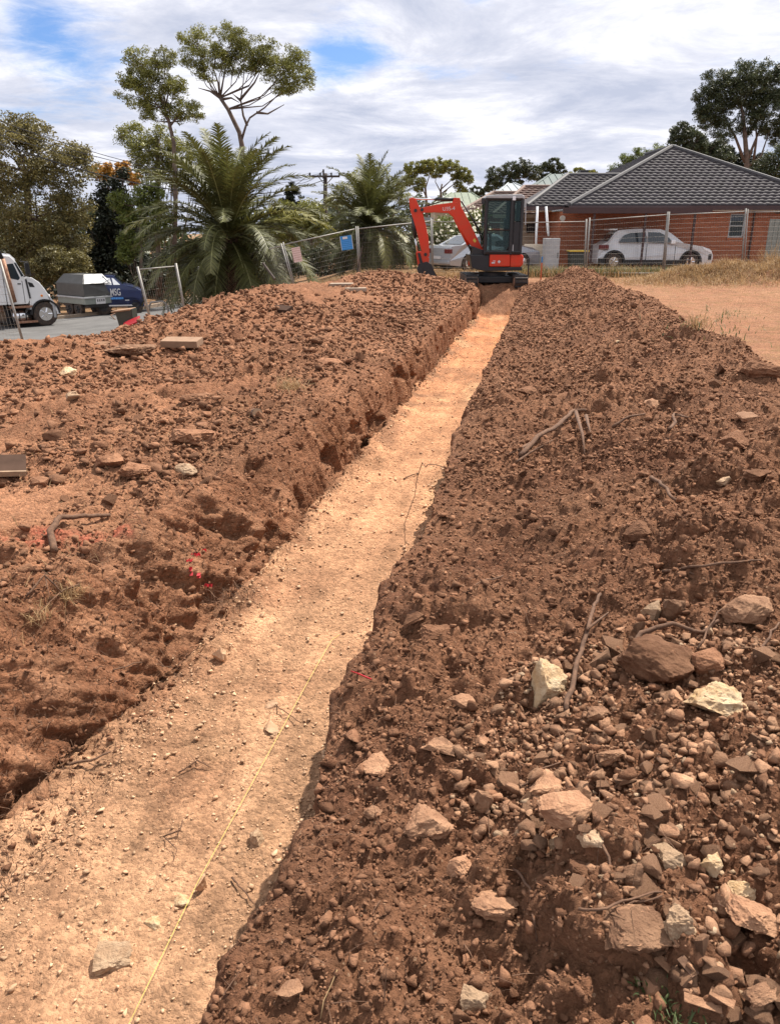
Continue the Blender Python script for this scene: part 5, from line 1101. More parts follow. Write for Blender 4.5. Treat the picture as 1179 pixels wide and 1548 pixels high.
# right hand brick house
hy = 37.0; O = Vector((W3(1015, 400, hy).x, hy, 0)); house = empty('brick_house', (O.x, hy, 0), 'orange brick house with dark tiled hip roof behind the white car', 'house')
def HL(px, py, y):
    py = py or 345; return P(px, py, y) - Vector((O.x, hy, 0))
eZ = 2.62; xl = HL(862, 305, hy - .6).x; pk = HL(1015, 224, hy + 4.9); xr_ = 2 * pk.x - xl + .2; y0 = -.6; y1r = 14.0; pz = pk.z; py_ = pk.y
rdg = (pk.x, 9.0, pz)
tiled('front_roof', (xl, y0, eZ), (xr_, y0, eZ), (pk.x + .01, py_, pz), (pk.x - .01, py_, pz), 21, 'tile', house, .33)
quad_glass(house, 'right_roof', [(xr_, y0, eZ), (xr_, y1r, eZ), (pk.x, 9, pz), (pk.x, py_, pz)], 'tile'); tiled('left_roof', (xl, y1r, eZ), (xl, y0, eZ), (pk.x, py_, pz), (pk.x, 9, pz), 21, 'tile', house, .33)
ridge('hip_cap', [(xl - .05, y0 - .05, eZ + .05), (pk.x, py_, pz + .07)], 'ridge', house); ridge('hip_cap', [(xr_ + .05, y0 - .05, eZ + .05), (pk.x, py_, pz + .07)], 'ridge', house); ridge('ridge_cap', [(pk.x, py_, pz + .07), (pk.x, 9, pz + .07)], 'ridge', house)
# lower wing on the left
wl_ = HL(797, 306, hy + .3); wp0 = HL(858, 266, hy + 3.6); wp1 = HL(925, 266, hy + 3.6); wy = .32
tiled('wing_roof', (wl_.x, wy, eZ - .01), (HL(960, 300, hy + .3).x, wy, eZ - .01), (wp1.x + .6, wp0.y, wp0.z), (wp0.x, wp0.y, wp0.z), 13, 'tile', house, .33)
quad_glass(house, 'wing_left_roof', [(wl_.x, wy, eZ - .01), (wl_.x, 7.5, eZ - .01), (wp0.x, wp0.y + .2, wp0.z), (wp0.x, wp0.y, wp0.z)][::-1], 'tile')
ridge('hip_cap', [(wl_.x, wy, eZ + .04), (wp0.x, wp0.y, wp0.z + .05)], 'ridge', house); ridge('ridge_cap', [(wp0.x, wp0.y, wp0.z + .05), (wp1.x + .4, wp0.y, wp0.z + .05)], 'ridge', house, .09)
MB().box((HL(872, 0, hy + 3.6).x, wp0.y + .2, wp0.z - .3), (HL(884, 0, hy + 3.6).x, wp0.y + .7, wp0.z + .28), bev=.02).build('roof_vent', 'black', house)
# walls
wx0 = HL(846, 0, hy).x; wx1 = xr_ - .5; winx0 = HL(1101, 0, hy).x; winx1 = HL(1124, 0, hy).x; wz0 = HL(0, 359, hy).z; wz1 = HL(0, 323, hy).z
b = MB(); b.box((wx0, 0, -.1), (winx0, .24, eZ - .2)); b.box((winx1, 0, -.1), (wx1, .24, eZ - .2)); b.box((winx0, 0, -.1), (winx1, .24, wz0)); b.box((winx0, 0, wz1), (winx1, .24, eZ - .2)); b.box((wx1 - .24, .24, -.1), (wx1, 12, eZ - .2)); b.box((wx0, .24, -.1), (wx0 + .24, 12, eZ - .2)); b.build('wall', 'brick', house)
b = MB(); b.box((wl_.x + .9, 2.3, -.1), (wx0, 2.54, eZ - .2)); b.build('porch_wall', 'brick', house)
wf_ = MB()
for a_, b_ in (((winx0, .03, wz0), (winx0 + .06, .12, wz1)), ((winx1 - .06, .03, wz0), (winx1, .12, wz1)), ((winx0 + .06, .03, wz1 - .06), (winx1 - .06, .12, wz1)), ((winx0 + .06, .03, wz0), (winx1 - .06, .12, wz0 + .06)), ((winx0 + .06, .04, (wz0 + wz1) / 2 - .02), (winx1 - .06, .1, (wz0 + wz1) / 2 + .02))): wf_.box(a_, b_)
wfo = wf_.build('window_frame', 'lgrey', house); MB().box((winx0 + .06, .06, wz0 + .06), (winx1 - .06, .075, wz1 - .06)).build('pane', 'glass', wfo); MB().box((winx0 - .05, -.05, wz0 - .09), (winx1 + .05, .03, wz0 - .003)).build('sill', 'brick', wfo)
b = MB(); b.box((xl - .06, y0 - .10, eZ - .16), (xr_ + .06, y0 - .002, eZ + .01)); b.build('gutter', 'fascia', house); MB().box((wl_.x - .05, wy - .12, eZ - .17), (xl - .07, wy - .003, eZ - .005)).build('wing_gutter', 'fascia', house)
MB().box((xl, y0 + .002, eZ - .20), (xr_, .0 - .002, eZ - .17)).build('eave_lining', 'eave', house)
MB().box((wl_.x + .05, wy + .002, eZ - .19), (wx0 + .1, 2.3, eZ - .172)).build('porch_ceiling', 'eave', house)
# flat carport over the car
x0c = HL(848, 0, hy - 2.9).x; x1c = HL(1068, 0, hy - 2.9).x
cp_ = MB(); cp_.box((x0c, -3.1, eZ - .24), (x1c, -.605 - .1, eZ - .19)); cpo = cp_.build('carport_roof', 'whiteroof', house); MB().box((x0c - .03, -3.18, eZ - .36), (x1c + .03, -3.102, eZ - .14)).build('carport_beam', 'fascia', house)
for px in (896, 973, 1047): x = HL(px, 0, hy - 3).x; MB().box((x - .04, -3.10, -.05), (x + .04, -3.02, eZ - .245)).build('carport_post', 'fascia', house)
MB().tube([(HL(1122 + 14, 0, hy).x, -.06, 0), (HL(1122 + 14, 0, hy).x, -.06, eZ - .2)], .04, 8).build('downpipe', 'fascia', house)
MB().tube([HL(812, 312, hy - .2), HL(809, 398, hy - .2)], .055, 8).build('white_downpipe', 'wpaint', house, smooth=True); MB().tube([HL(825, 312, hy - .2), HL(828, 350, hy - .2), HL(829, 357, hy - .25)], .055, 8).build('white_downpipe', 'wpaint', house, smooth=True)
MB().disc(HL(850, 330, hy - .04), (0, 1, 0), .12, .1, 12).build('wall_lamp', 'eave', house)
MB().disc(HL(1176, 317, hy - .02), (0, 1, 0), .17, .04, 16).build('wall_vent', 'black', house)
# steel cabinet, bin, crate beside the house
c = P(831, 398, 33.5); c.z = gz(c.x, c.y); k = SC(33.5)
MBc = MB().box((-11 * k, -.3, 0), (11 * k, .3, 48 * k), bev=.02); t = empty('steel_cabinet', c, 'grey steel cabinet standing left of the house porch', 'cabinet'); MBc.build('casing', 'lgrey', t); MB().box((-10 * k, -.312, .08), (10 * k, -.3005, 46 * k), bev=.004).build('door', 'lgrey', t); MB().box((8 * k, -.335, .55), (8.7 * k, -.3125, .75)).build('handle', 'black', t)
c = P(871, 405, 33.4); c.z = gz(c.x, c.y); t = empty('garden_bin', c, 'dark bin with dull yellow lid behind the fence left of the white car', 'bin')
b = MB(); b.prism([(-.28, .08), (.28, .08), (.36, .78), (-.36, .78)], -.3, .3, bev=.02); b.build('bin_body', 'binplastic', t); MB().box((-.40, -.34, .782), (.40, .34, .84), bev=.02).build('lid', 'yellowp', t)
for s in (-.26, .26): MB().disc((s, .25, .09), (0, 1, 0), .09, .05, 12).build('wheel', 'rubber', t)
# neighbour: brown tiled roof with cream wall
ny = 46.0; n0 = P(760, 400, ny); nb = empty('tiled_house', (n0.x, ny, 0), 'house with brown tiled hip roof and cream wall behind the excavator', 'house')
def NL(px, py, y):
    py = py or 345; return P(px, py, y) - Vector((n0.x, ny, 0))
e1 = NL(692, 322, ny); e2 = NL(850, 322, ny); r1 = NL(745, 293, ny + 4); ez = e1.z
tiled('front_roof', (e1.x, 0, ez), (e2.x, 0, ez), (NL(830, 293, ny + 4).x, 4, r1.z), (r1.x, 4, r1.z), 12, 'tileb', nb, .36)
ridge('hip_cap', [(e1.x, 0, ez), (r1.x, 4, r1.z + .06)], 'ridgeb', nb); ridge('ridge_cap', [(r1.x, 4, r1.z + .06), (NL(830, 293, ny + 4).x, 4, r1.z + .06)], 'ridgeb', nb)
f1 = NL(745, 324, ny - 3); f2 = NL(905, 324, ny - 3); f3 = NL(792, 284, ny + 1.5); f4 = NL(880, 284, ny + 1.5)
tiled('wing_roof', (f1.x, -3, f1.z), (f2.x, -3, f1.z), (f4.x, 1.5, f3.z), (f3.x, 1.5, f3.z), 13, 'tileb', nb, .36); ridge('hip_cap', [(f1.x, -3, f1.z), (f3.x, 1.5, f3.z + .06)], 'ridgeb', nb); ridge('ridge_cap', [(f3.x, 1.5, f3.z + .06), (f4.x, 1.5, f3.z + .06)], 'ridgeb', nb)
MB().box((f1.x + .5, -2.5, -.1), (f2.x, -2.3, f1.z - .05)).build('cream_wall', 'cream', nb); MB().box((e1.x + .4, .4, -.1), (e2.x, .6, ez - .05)).build('brick_wall', 'brick', nb); MB().box((f1.x, -3.08, f1.z - .18), (f2.x, -2.98, f1.z - .003)).build('gutter', 'cream', nb)
a_ = NL(796, 338, ny - 2.6); b_ = NL(812, 352, ny - 2.6); wfr = MB().box((a_.x, -2.56, b_.z), (b_.x, -2.502, a_.z)).build('window_frame', 'black', nb); MB().box((a_.x + .05, -2.575, b_.z + .05), (b_.x - .05, -2.5605, a_.z - .05)).build('pane', 'glass', wfr)
MB().box((NL(794, 0, 35.5).x, 35.5 - ny, -.05), (NL(826, 0, 35.5).x, 35.5 - ny + .06, NL(0, 369, 35.5).z), bev=.005).build('garden_wall', 'cream', nb)
# further roofs
def far_house(name, label, y, eaves, peak, m, wallm, zoff=0):
    (xa, ya), (xb, _) = eaves; (pa, pyy), (pb, _) = peak; c = P((xa + xb) / 2, 400, y); t = empty(name, (c.x, y, base_z(c.x, y)), label, 'house'); O_ = Vector(t.location)
    A = P(xa, ya, y) - O_; B = P(xb, ya, y) - O_; Cc = P(pb, pyy, y + 4) - O_; D = P(pa, pyy, y + 4) - O_; B.z = A.z; Cc.z = D.z; b = MB(); Bk = Vector((A.x, 8, A.z)); Bk2 = Vector((B.x, 8, A.z))
    v = [b.b.verts.new(p) for p in (A, B, Cc, D, Bk, Bk2)]
    for f in ((0, 1, 2, 3), (4, 0, 3), (1, 5, 2), (5, 4, 3, 2)): b.b.faces.new([v[i] for i in f])
    b.build('roof', m, t); rb = MB(); n = int((B.x - A.x) / .5)
    for i in range(n + 1):
        f = i / n; p = A.lerp(B, f); q = D.lerp(Cc, min(1, max(0, (p.x - D.x) / max(.01, Cc.x - D.x)))); 
        if D.x <= p.x <= Cc.x: rb.tube([p + Vector((0, 0, .03)), Vector((p.x, q.y, q.z + .03))], .03, 4)
        else:
            ff = (p.x - A.x) / (D.x - A.x) if p.x < D.x else (B.x - p.x) / (B.x - Cc.x); q = Vector((p.x, A.y + (D.y - A.y) * ff, A.z + (D.z - A.z) * ff)); rb.tube([p + Vector((0, 0, .03)), q + Vector((0, 0, .03))], .03, 4)
    rb.build('roof_ribs', m, t); w = MB().box((A.x + .4, .5, 0), (B.x - .4, 7, A.z - .02)).build('wall', wallm, t)
    ridge('hip_cap', [A, D], m, t, .07); ridge('hip_cap', [B, Cc], m, t, .07); MB().box((A.x, -.08, A.z - .16), (B.x, -.001, A.z - .004)).build('gutter', wallm, t); return t
far_house('metal_roof_house', 'grey green metal roofed house behind the brown tiled roof', 58, ((795, 290), (935, 290)), ((832, 263), (900, 263)), 'metalroof', 'cream')
far_house('white_roof_house', 'small pale roofed building between the metal roof and the brown tiles', 54, ((752, 292), (812, 292)), ((768, 277), (778, 277)), 'whiteroof', 'black')
far_house('green_roof_house', 'pale green roofed house behind the oleander bush', 66, ((650, 312), (745, 312)), ((682, 291), (712, 291)), 'greenroof', 'cream')
far_house('small_roof_house', 'small dark roofed shed between the two palms', 60, ((444, 328), (476, 328)), ((454, 319), (466, 319)), 'whiteroof', 'black')
c = P(607, 380, 42); t = empty('carport', (c.x, 42, 0), 'flat white roofed carport between the second palm and the excavator arm', 'carport'); O_ = Vector(t.location)
a_ = P(585, 329, 42) - O_; b_ = P(655, 331, 42) - O_; MB().box((a_.x, 0, a_.z - .14), (b_.x, 3.5, a_.z), bev=.01).build('roof_sheet', 'whiteroof', t); a2 = P(585, 337, 42) - O_; MB().box((a_.x, -.1, a2.z - .12), (b_.x, -.002, a2.z)).build('beam', 'whiteroof', t)
for px in (588, 640): x = (P(px, 340, 42) - O_).x; MB().box((x - .05, -.06, 0), (x + .05, .04, a2.z - .121)).build('post', 'lgrey', t)
b = MB(); a_ = P(1164, 331, 34); b.box((a_.x, 34, -.1), (a_.x + 5, 34.05, a_.z)); 
for i in range(26): b.box((a_.x + i * .2, 33.975, -.1), (a_.x + i * .2 + .06, 33.998, a_.z - .01))
tag(b.build('sheet_fence', 'colorbond'), 'grey green sheet fence at the right edge beside the brick house', 'fence')

# ------------------------------------------------------------------ power pole and wires
py0 = 62.0
def pole():
    b0 = P(490, 345, py0); t = empty('power_pole', (b0.x, py0, base_z(b0.x, py0)), 'timber power pole with crossarm between the two palms', 'power pole'); O_ = Vector(t.location); f = lambda px, py, y=py0: P(px, py, y) - O_
    MB().tube([(0, 0, -.2), f(492, 262)], [.20, .14], 10).build('pole', 'woodpole', t, smooth=True)
    MB().box(tuple(f(468, 268.5) - Vector((0, .35, 0))), tuple(f(514, 265.5) + Vector((0, -.19, 0))), bev=.01).build('crossarm', 'woodpole', t)
    MB().tube([f(489, 270), f(489, 256)], .07, 6).build('top_pin', 'woodpole', t)
    for a_, b_ in (((482, 268), (490, 278)), ((503, 268), (494, 278))): MB().tube([f(*a_, py0 - .25), f(*b_, py0 - .25)], .035, 5).build('brace', 'steel', t)
    for px in (468.5, 484.5, 501, 513): MB().tube([f(px, 265.5, py0 - .27), f(px, 261, py0 - .27)], .06, 8).build('insulator', 'black', t)
    return t
pole()
def wire(a, b, sag, label, r=.022):
    pts = [Vector(a).lerp(Vector(b), i / 24) - Vector((0, 0, sag * 4 * (i / 24) * (1 - i / 24))) for i in range(25)]
    tag(MB().tube(pts, r, 4).build('overhead_wire', 'wire', None), label, 'wire')
wire(P(-60, 160, 30), P(468, 262, py0), 1.2, 'topmost overhead wire running from the left edge to the power pole', .016)
wire(P(-60, 172, 30), P(485, 262, py0), 1.2, 'second overhead wire running from the left edge to the power pole', .016)
wire(P(-60, 184, 30), P(501, 262, py0), 1.3, 'third overhead wire running from the left edge to the power pole', .016)
wire(P(-60, 196, 30), P(490, 272, py0), 1.5, 'lowest thick overhead wire behind the olive tree', .03)
wire(P(489, 258, py0), P(440, 276, 85), .4, 'thin wire dropping left from the top of the power pole', .02)
wire(P(469, 262, py0), P(405, 290, 90), .5, 'thin wire dropping left from the end of the crossarm', .02)
wire(P(513, 262, py0), P(680, 300, 75), .5, 'thin wire running right from the crossarm behind the second palm', .02)

# ------------------------------------------------------------------ trees
def leaf_cards(name, C0, size, aspect, m, parent, droop=.0, N_dir=None):
    n = len(C0); a = rng.normal(size=(n, 3)); a[:, 2] = a[:, 2] * .6 - droop; a /= np.linalg.norm(a, axis=1)[:, None]; b = rng.normal(size=(n, 3)); b -= a * (a * b).sum(1)[:, None]; b /= np.linalg.norm(b, axis=1)[:, None]
    L_ = size * rng.uniform(.6, 1.3, n)[:, None]; w = L_ * aspect
    V = np.stack([C0 - a * L_, C0 + b * w, C0 + a * L_, C0 - b * w], 1).reshape(-1, 3); F = np.arange(n * 4).reshape(n, 4)
    return link(name, np_mesh(name, V, F), MT[m], parent)
def crown_pts(blobs, y, O_, n_leaf, twig=.22, nt=None, depth=.8, top=.0, core=.35):
    k = SC(y); pts = []; tot = sum(r[2] ** 2 for r in blobs)
    for (px, py, r) in blobs:
        R = r * k; c = P(px, py, y + random.uniform(-.35, .35) * R * depth) - O_; n = max(20, int(n_leaf * r * r / tot)); m = nt or max(14, int(R * R * 22))
        d = rng.normal(size=(m, 3)); d /= np.linalg.norm(d, axis=1)[:, None]; rad = (core + (1 - core) * rng.random((m, 1)) ** .55); tw = np.array(c)[None] + d * rad * R * np.array([1, depth, .86])
        i = rng.integers(0, m, n); q = rng.normal(size=(n, 3)); q /= np.linalg.norm(q, axis=1)[:, None]; pts.append(tw[i] + q * rng.random((n, 1)) ** .45 * twig * 1.5 * R ** .5 * np.array([1, 1, .7]))
    return np.concatenate(pts)
def tree(name, y, base_px, blobs, n, leaf, label, cat='tree', m='l_euc', bark='bark', r0=.2, trunk=None, branches=(), group=None, aspect=.32, droop=.3, twig=.2, limb=True, extra=None, depth=.8, nt=None, core=.35):
    bp = P(base_px[0], base_px[1], y); bz = base_z(bp.x, y); t = empty(name, (bp.x, y, bz), label, cat, group); O_ = Vector(t.location); f = lambda px, py: P(px, py, y) - O_
    if trunk is None: trunk = [base_px, (base_px[0] + random.uniform(-4, 4), blobs[0][1] + blobs[0][2] * .2)]
    T = [Vector((0, 0, -.1))] + [f(*p) for p in trunk]; b = MB(); b.tube(T, [r0 * (1.15 - .6 * i / (len(T) - 1)) for i in range(len(T))], 8)
    if limb:
        for (px, py, r) in blobs:
            e = f(px, py + r * .1); s = min(T[1:], key=lambda q: (q - e).length if q.z < e.z else 1e6 + (q - e).length); mid = s.lerp(e, .5) + Vector((random.uniform(-.3, .3), random.uniform(-.3, .3), -.12 * (e - s).length)); b.tube([s, mid, e], [r0 * .28, r0 * .17, r0 * .07], 6)
            for q in range(4): w = Vector((random.gauss(0, 1), random.gauss(0, 1), abs(random.gauss(0, .7)))).normalized() * r * SC(y) * .8; b.tube([mid.lerp(e, .3 + .2 * q), e + w], [r0 * .14, r0 * .04], 5)
    for br in branches: B = [f(*p[:2]) for p in br]; b.tube(B, [r0 * .5 * (1 - .8 * i / (len(B) - 1)) for i in range(len(B))], 6)
    b.build('trunk', bark, t, smooth=True); leaf_cards('crown', crown_pts(blobs, y, O_, n, twig, nt, depth, core=core), leaf, aspect, m, t, droop)
    if extra: 
        for nm, bl, nn, lf, mm in extra: leaf_cards(nm, crown_pts(bl, y, O_, nn, twig, nt, depth), lf, aspect, mm, t, 0)
    return t
tree('olive_tree', 46, (42, 470), [(25, 235, 62), (95, 255, 48), (60, 320, 62), (112, 318, 34), (-30, 290, 70), (10, 360, 50), (70, 380, 52), (112, 375, 30), (-60, 200, 60), (50, 205, 30), (118, 235, 22), (15, 195, 26)], 60000, .085, 'large olive green tree behind the white truck', m='l_olive', r0=.3, trunk=[(42, 440), (48, 380), (44, 330), (40, 260)], aspect=.42, twig=.20, nt=130, core=.3)
tree('round_shrub', 43, (90, 462), [(85, 400, 30), (115, 402, 26), (62, 412, 24), (128, 415, 16)], 12000, .07, 'round olive shrub behind the grey canopy trailer', 'shrub', m='l_olive', r0=.08, aspect=.45, twig=.16, nt=90)
tree('flame_tree', 60, (172, 470), [(168, 262, 16), (188, 258, 14), (150, 262, 12), (200, 270, 12)], 4200, .11, 'tree with orange blossom peeping over the dark conifer', m='l_yel', r0=.2, aspect=.5, twig=.25)
tree('dark_conifer', 52, (178, 470), [(172, 285, 22), (170, 320, 34), (150, 355, 34), (190, 360, 38), (165, 400, 42), (200, 415, 40), (135, 400, 30), (186, 262, 9), (225, 440, 30), (165, 440, 40)], 26000, .12, 'nearly black conifer left of the big palm', m='l_black', r0=.3, aspect=.5, twig=.3, nt=80)
tree('green_shrub_tree', 42, (215, 470), [(182, 305, 17), (195, 330, 16), (200, 365, 20), (225, 300, 26), (190, 388, 14), (235, 330, 26)], 13000, .075, 'bright green bushy tree between the dark conifer and the big palm', m='l_green', r0=.12, aspect=.4, twig=.2, nt=70)
tree('pepper_tree', 47, (240, 470), [(197, 205, 22), (215, 225, 24), (245, 215, 26), (270, 235, 26), (225, 250, 26), (260, 265, 30), (300, 250, 24)], 18000, .08, 'mid height green tree below the left eucalypt', m='l_euc', r0=.2, aspect=.3, twig=.22, nt=70)
tree('eucalypt', 44, (262, 460), [(212, 95, 22), (240, 112, 28), (205, 140, 24), (235, 150, 22), (262, 130, 22), (195, 120, 16), (250, 90, 16), (285, 168, 20), (262, 172, 18), (225, 170, 14)], 20000, .075, 'slender eucalypt on the left of the pair above the big palm', r0=.12, bark='bark', trunk=[(266, 300), (263, 215), (256, 185), (250, 165)],
     branches=[[(256, 185), (240, 160), (225, 145)], [(258, 190), (270, 175), (285, 165)], [(250, 165), (255, 140), (262, 128)]], limb=True, aspect=.26, twig=.22, nt=24, droop=.6, core=.25)
tree('eucalypt', 46, (362, 460), [(298, 62, 24), (292, 90, 20), (345, 65, 30), (325, 85, 22), (375, 78, 28), (395, 100, 26), (438, 100, 28), (455, 120, 20), (425, 130, 20), (405, 82, 20), (352, 95, 22), (310, 110, 16), (448, 88, 16)], 28000, .075, 'tallest eucalypt with wide umbrella crown above the big palm', r0=.15, trunk=[(365, 330), (366, 220), (362, 200), (345, 165), (333, 148)],
     branches=[[(333, 148), (330, 125), (320, 95)], [(333, 148), (318, 138), (300, 133)], [(366, 210), (372, 190), (378, 178), (400, 163), (422, 142), (432, 120)], [(374, 190), (368, 175), (364, 150), (368, 125), (370, 90)], [(364, 152), (350, 140), (378, 128)], [(388, 170), (405, 172), (430, 158)], [(337, 150), (350, 148), (362, 155)], [(333, 148), (338, 120), (345, 85)], [(364, 150), (385, 125), (395, 105)]], limb=True, aspect=.26, twig=.22, nt=24, droop=.6, core=.25)
tree('small_conifer', 75, (441, 345), [(441, 288, 10), (441, 300, 16), (440, 316, 20), (424, 312, 10), (441, 279, 5)], 6000, .12, 'small dark conifer on the skyline between the palms', m='l_black', r0=.12, aspect=.4, twig=.2)
tree('hedge_tree', 48, (470, 380), [(468, 318, 20), (430, 322, 22), (455, 345, 26), (480, 340, 22), (420, 350, 24), (500, 360, 24)], 14000, .085, 'yellow green shrubby tree behind the fence between the palms', m='l_euc', r0=.1, aspect=.35, nt=60)
tree('eucalypt', 58, (545, 360), [(520, 290, 16), (540, 275, 20), (575, 262, 18), (595, 285, 18), (555, 300, 24), (505, 305, 14), (610, 300, 12)], 11000, .09, 'olive eucalypt behind the second palm', m='l_euc', r0=.16, aspect=.26, nt=40, droop=.5)
tree('dark_hedge', 41, (600, 410), [(580, 385, 26), (610, 375, 26), (540, 390, 30), (500, 395, 30), (462, 395, 30), (630, 385, 20), (420, 400, 30)], 22000, .08, 'dark hedge mass behind the fence below the second palm', 'hedge', m='l_eucd', r0=.06, aspect=.4, nt=90, limb=False)
tree('umbrella_eucalypt', 85, (648, 340), [(622, 258, 13), (640, 254, 13), (618, 272, 10), (636, 276, 9), (652, 250, 10), (632, 285, 7)], 8000, .13, 'umbrella shaped eucalypt on the skyline, left of the twin pair', r0=.14, trunk=[(645, 310), (643, 285), (640, 268)], branches=[[(645, 300), (636, 280), (622, 262)], [(643, 285), (650, 262), (652, 252)]], limb=False, aspect=.28, nt=30, m='l_euc')
tree('umbrella_eucalypt', 88, (668, 340), [(665, 250, 12), (682, 254, 14), (700, 264, 12), (708, 272, 8), (660, 262, 9), (690, 270, 8), (696, 284, 10)], 8000, .13, 'umbrella shaped eucalypt on the skyline, right of the twin pair', r0=.14, trunk=[(667, 310), (666, 290), (668, 278)], branches=[[(666, 290), (658, 275), (660, 258)], [(668, 285), (682, 272), (685, 255)], [(668, 292), (690, 275), (700, 266)]], limb=False, aspect=.28, nt=30, m='l_euc')
tree('broad_eucalypt', 95, (770, 330), [(750, 266, 15), (770, 258, 16), (790, 252, 14), (802, 262, 14), (745, 280, 12), (780, 275, 16), (765, 285, 14)], 12000, .14, 'dense dark eucalypt on the skyline behind the white roof', m='l_eucd', r0=.25, aspect=.3, nt=50)
tree('broad_eucalypt', 100, (835, 320), [(822, 256, 11), (838, 250, 11), (848, 256, 8), (832, 268, 10), (815, 270, 8)], 6000, .14, 'smaller dark eucalypt touching the right side of the dense one', m='l_eucd', r0=.2, aspect=.3, nt=36)
tree('skyline_tree', 105, (730, 330), [(720, 288, 9), (732, 285, 9), (705, 292, 8), (726, 296, 9)], 4000, .13, 'low dark tree on the skyline left of the dense eucalypt', m='l_eucd', r0=.12, aspect=.35)
tree('skyline_tree', 95, (878, 300), [(868, 262, 8), (882, 260, 8), (895, 263, 7)], 3000, .13, 'low tree on the skyline behind the roof vent', m='l_euc', r0=.12, aspect=.35)
tree('feathery_tree', 60, (960, 300), [(930, 255, 10), (945, 243, 12), (965, 236, 13), (955, 250, 12), (990, 228, 12), (975, 245, 12)], 6500, .09, 'pale feathery tree behind the left slope of the dark roof', m='l_green', r0=.12, aspect=.22, nt=30, droop=.4)
tree('bushy_tree', 58, (1050, 300), [(1030, 200, 15), (1045, 212, 18), (1020, 215, 10), (1065, 225, 22), (1085, 240, 24)], 22000, .09, 'bushy tree just right of the roof peak', m='l_eucd', r0=.18, aspect=.3, nt=45)
tree('tall_eucalypt', 62, (1128, 330), [(1080, 125, 20), (1068, 145, 18), (1072, 180, 20), (1085, 165, 22), (1118, 112, 24), (1105, 140, 26), (1130, 140, 26), (1155, 112, 22), (1175, 130, 26), (1150, 150, 26), (1165, 175, 28), (1095, 200, 18), (1130, 185, 20), (1060, 165, 12), (1190, 200, 30)], 56000, .10, 'tall dark eucalypt with several trunks at the right edge', m='l_eucd', r0=.22, trunk=[(1128, 290), (1128, 240), (1125, 200), (1122, 170)],
     branches=[[(1125, 245), (1110, 205), (1100, 190), (1090, 165)], [(1130, 240), (1140, 215), (1152, 185), (1158, 150)], [(1132, 250), (1150, 235), (1165, 190)], [(1126, 210), (1120, 160), (1118, 120)], [(1138, 245), (1143, 210), (1140, 160)]], limb=False, aspect=.26, nt=60, droop=.5)
tree('rounded_tree', 54, (1160, 330), [(1165, 255, 26), (1180, 240, 24), (1150, 270, 20), (1195, 270, 30)], 12000, .085, 'rounded yellow green tree at the right edge behind the roof', m='l_eucd', r0=.16, aspect=.35, nt=70)
tree('backing_tree', 66, (1105, 330), [(1090, 245, 24), (1115, 250, 24), (1130, 265, 22), (1100, 268, 20), (1145, 245, 16), (1075, 250, 14)], 26000, .11, 'dark low tree filling the gap between the roof and the tall eucalypt', m='l_black', r0=.14, aspect=.4, nt=60)
# oleander with white flowers
ol = tree('oleander', 37.5, (690, 408), [(680, 350, 28), (710, 345, 26), (665, 370, 22), (700, 372, 28), (722, 330, 16), (690, 392, 22), (665, 392, 20), (728, 362, 20), (655, 355, 14), (720, 390, 20)], 16000, .07, 'oleander bush with white flowers behind the excavator boom', 'shrub', m='l_green', r0=.06, aspect=.28, twig=.2, nt=60, limb=True)
fp = crown_pts([(680, 350, 28), (710, 335, 24), (665, 372, 22), (712, 316, 10), (690, 372, 28), (722, 325, 10), (728, 350, 16)], 37.1, Vector(ol.location), 520, .05, 26); fp[:, 1] -= .7
leaf_cards('blossom', fp, .055, .8, 'flower', ol, 0)
# verge bushes behind the road
for k, (px, py, w, lb) in enumerate([(300, 420, 26, 'low dark shrub across the road left of the palm trunk'), (262, 425, 24, 'low dark shrub across the road behind the hoop rail'), (232, 415, 22, 'dark shrub behind the navy ute'), (395, 400, 26, 'dark shrub right behind the palm trunk')]):
    tree('verge_shrub', 50, (px, 452), [(px, py, w), (px + 14, py - 16, w * .8), (px - 12, py - 14, w * .8)], 7000, .10, lb, 'shrub', m='l_black', r0=.05, aspect=.4, nt=40)

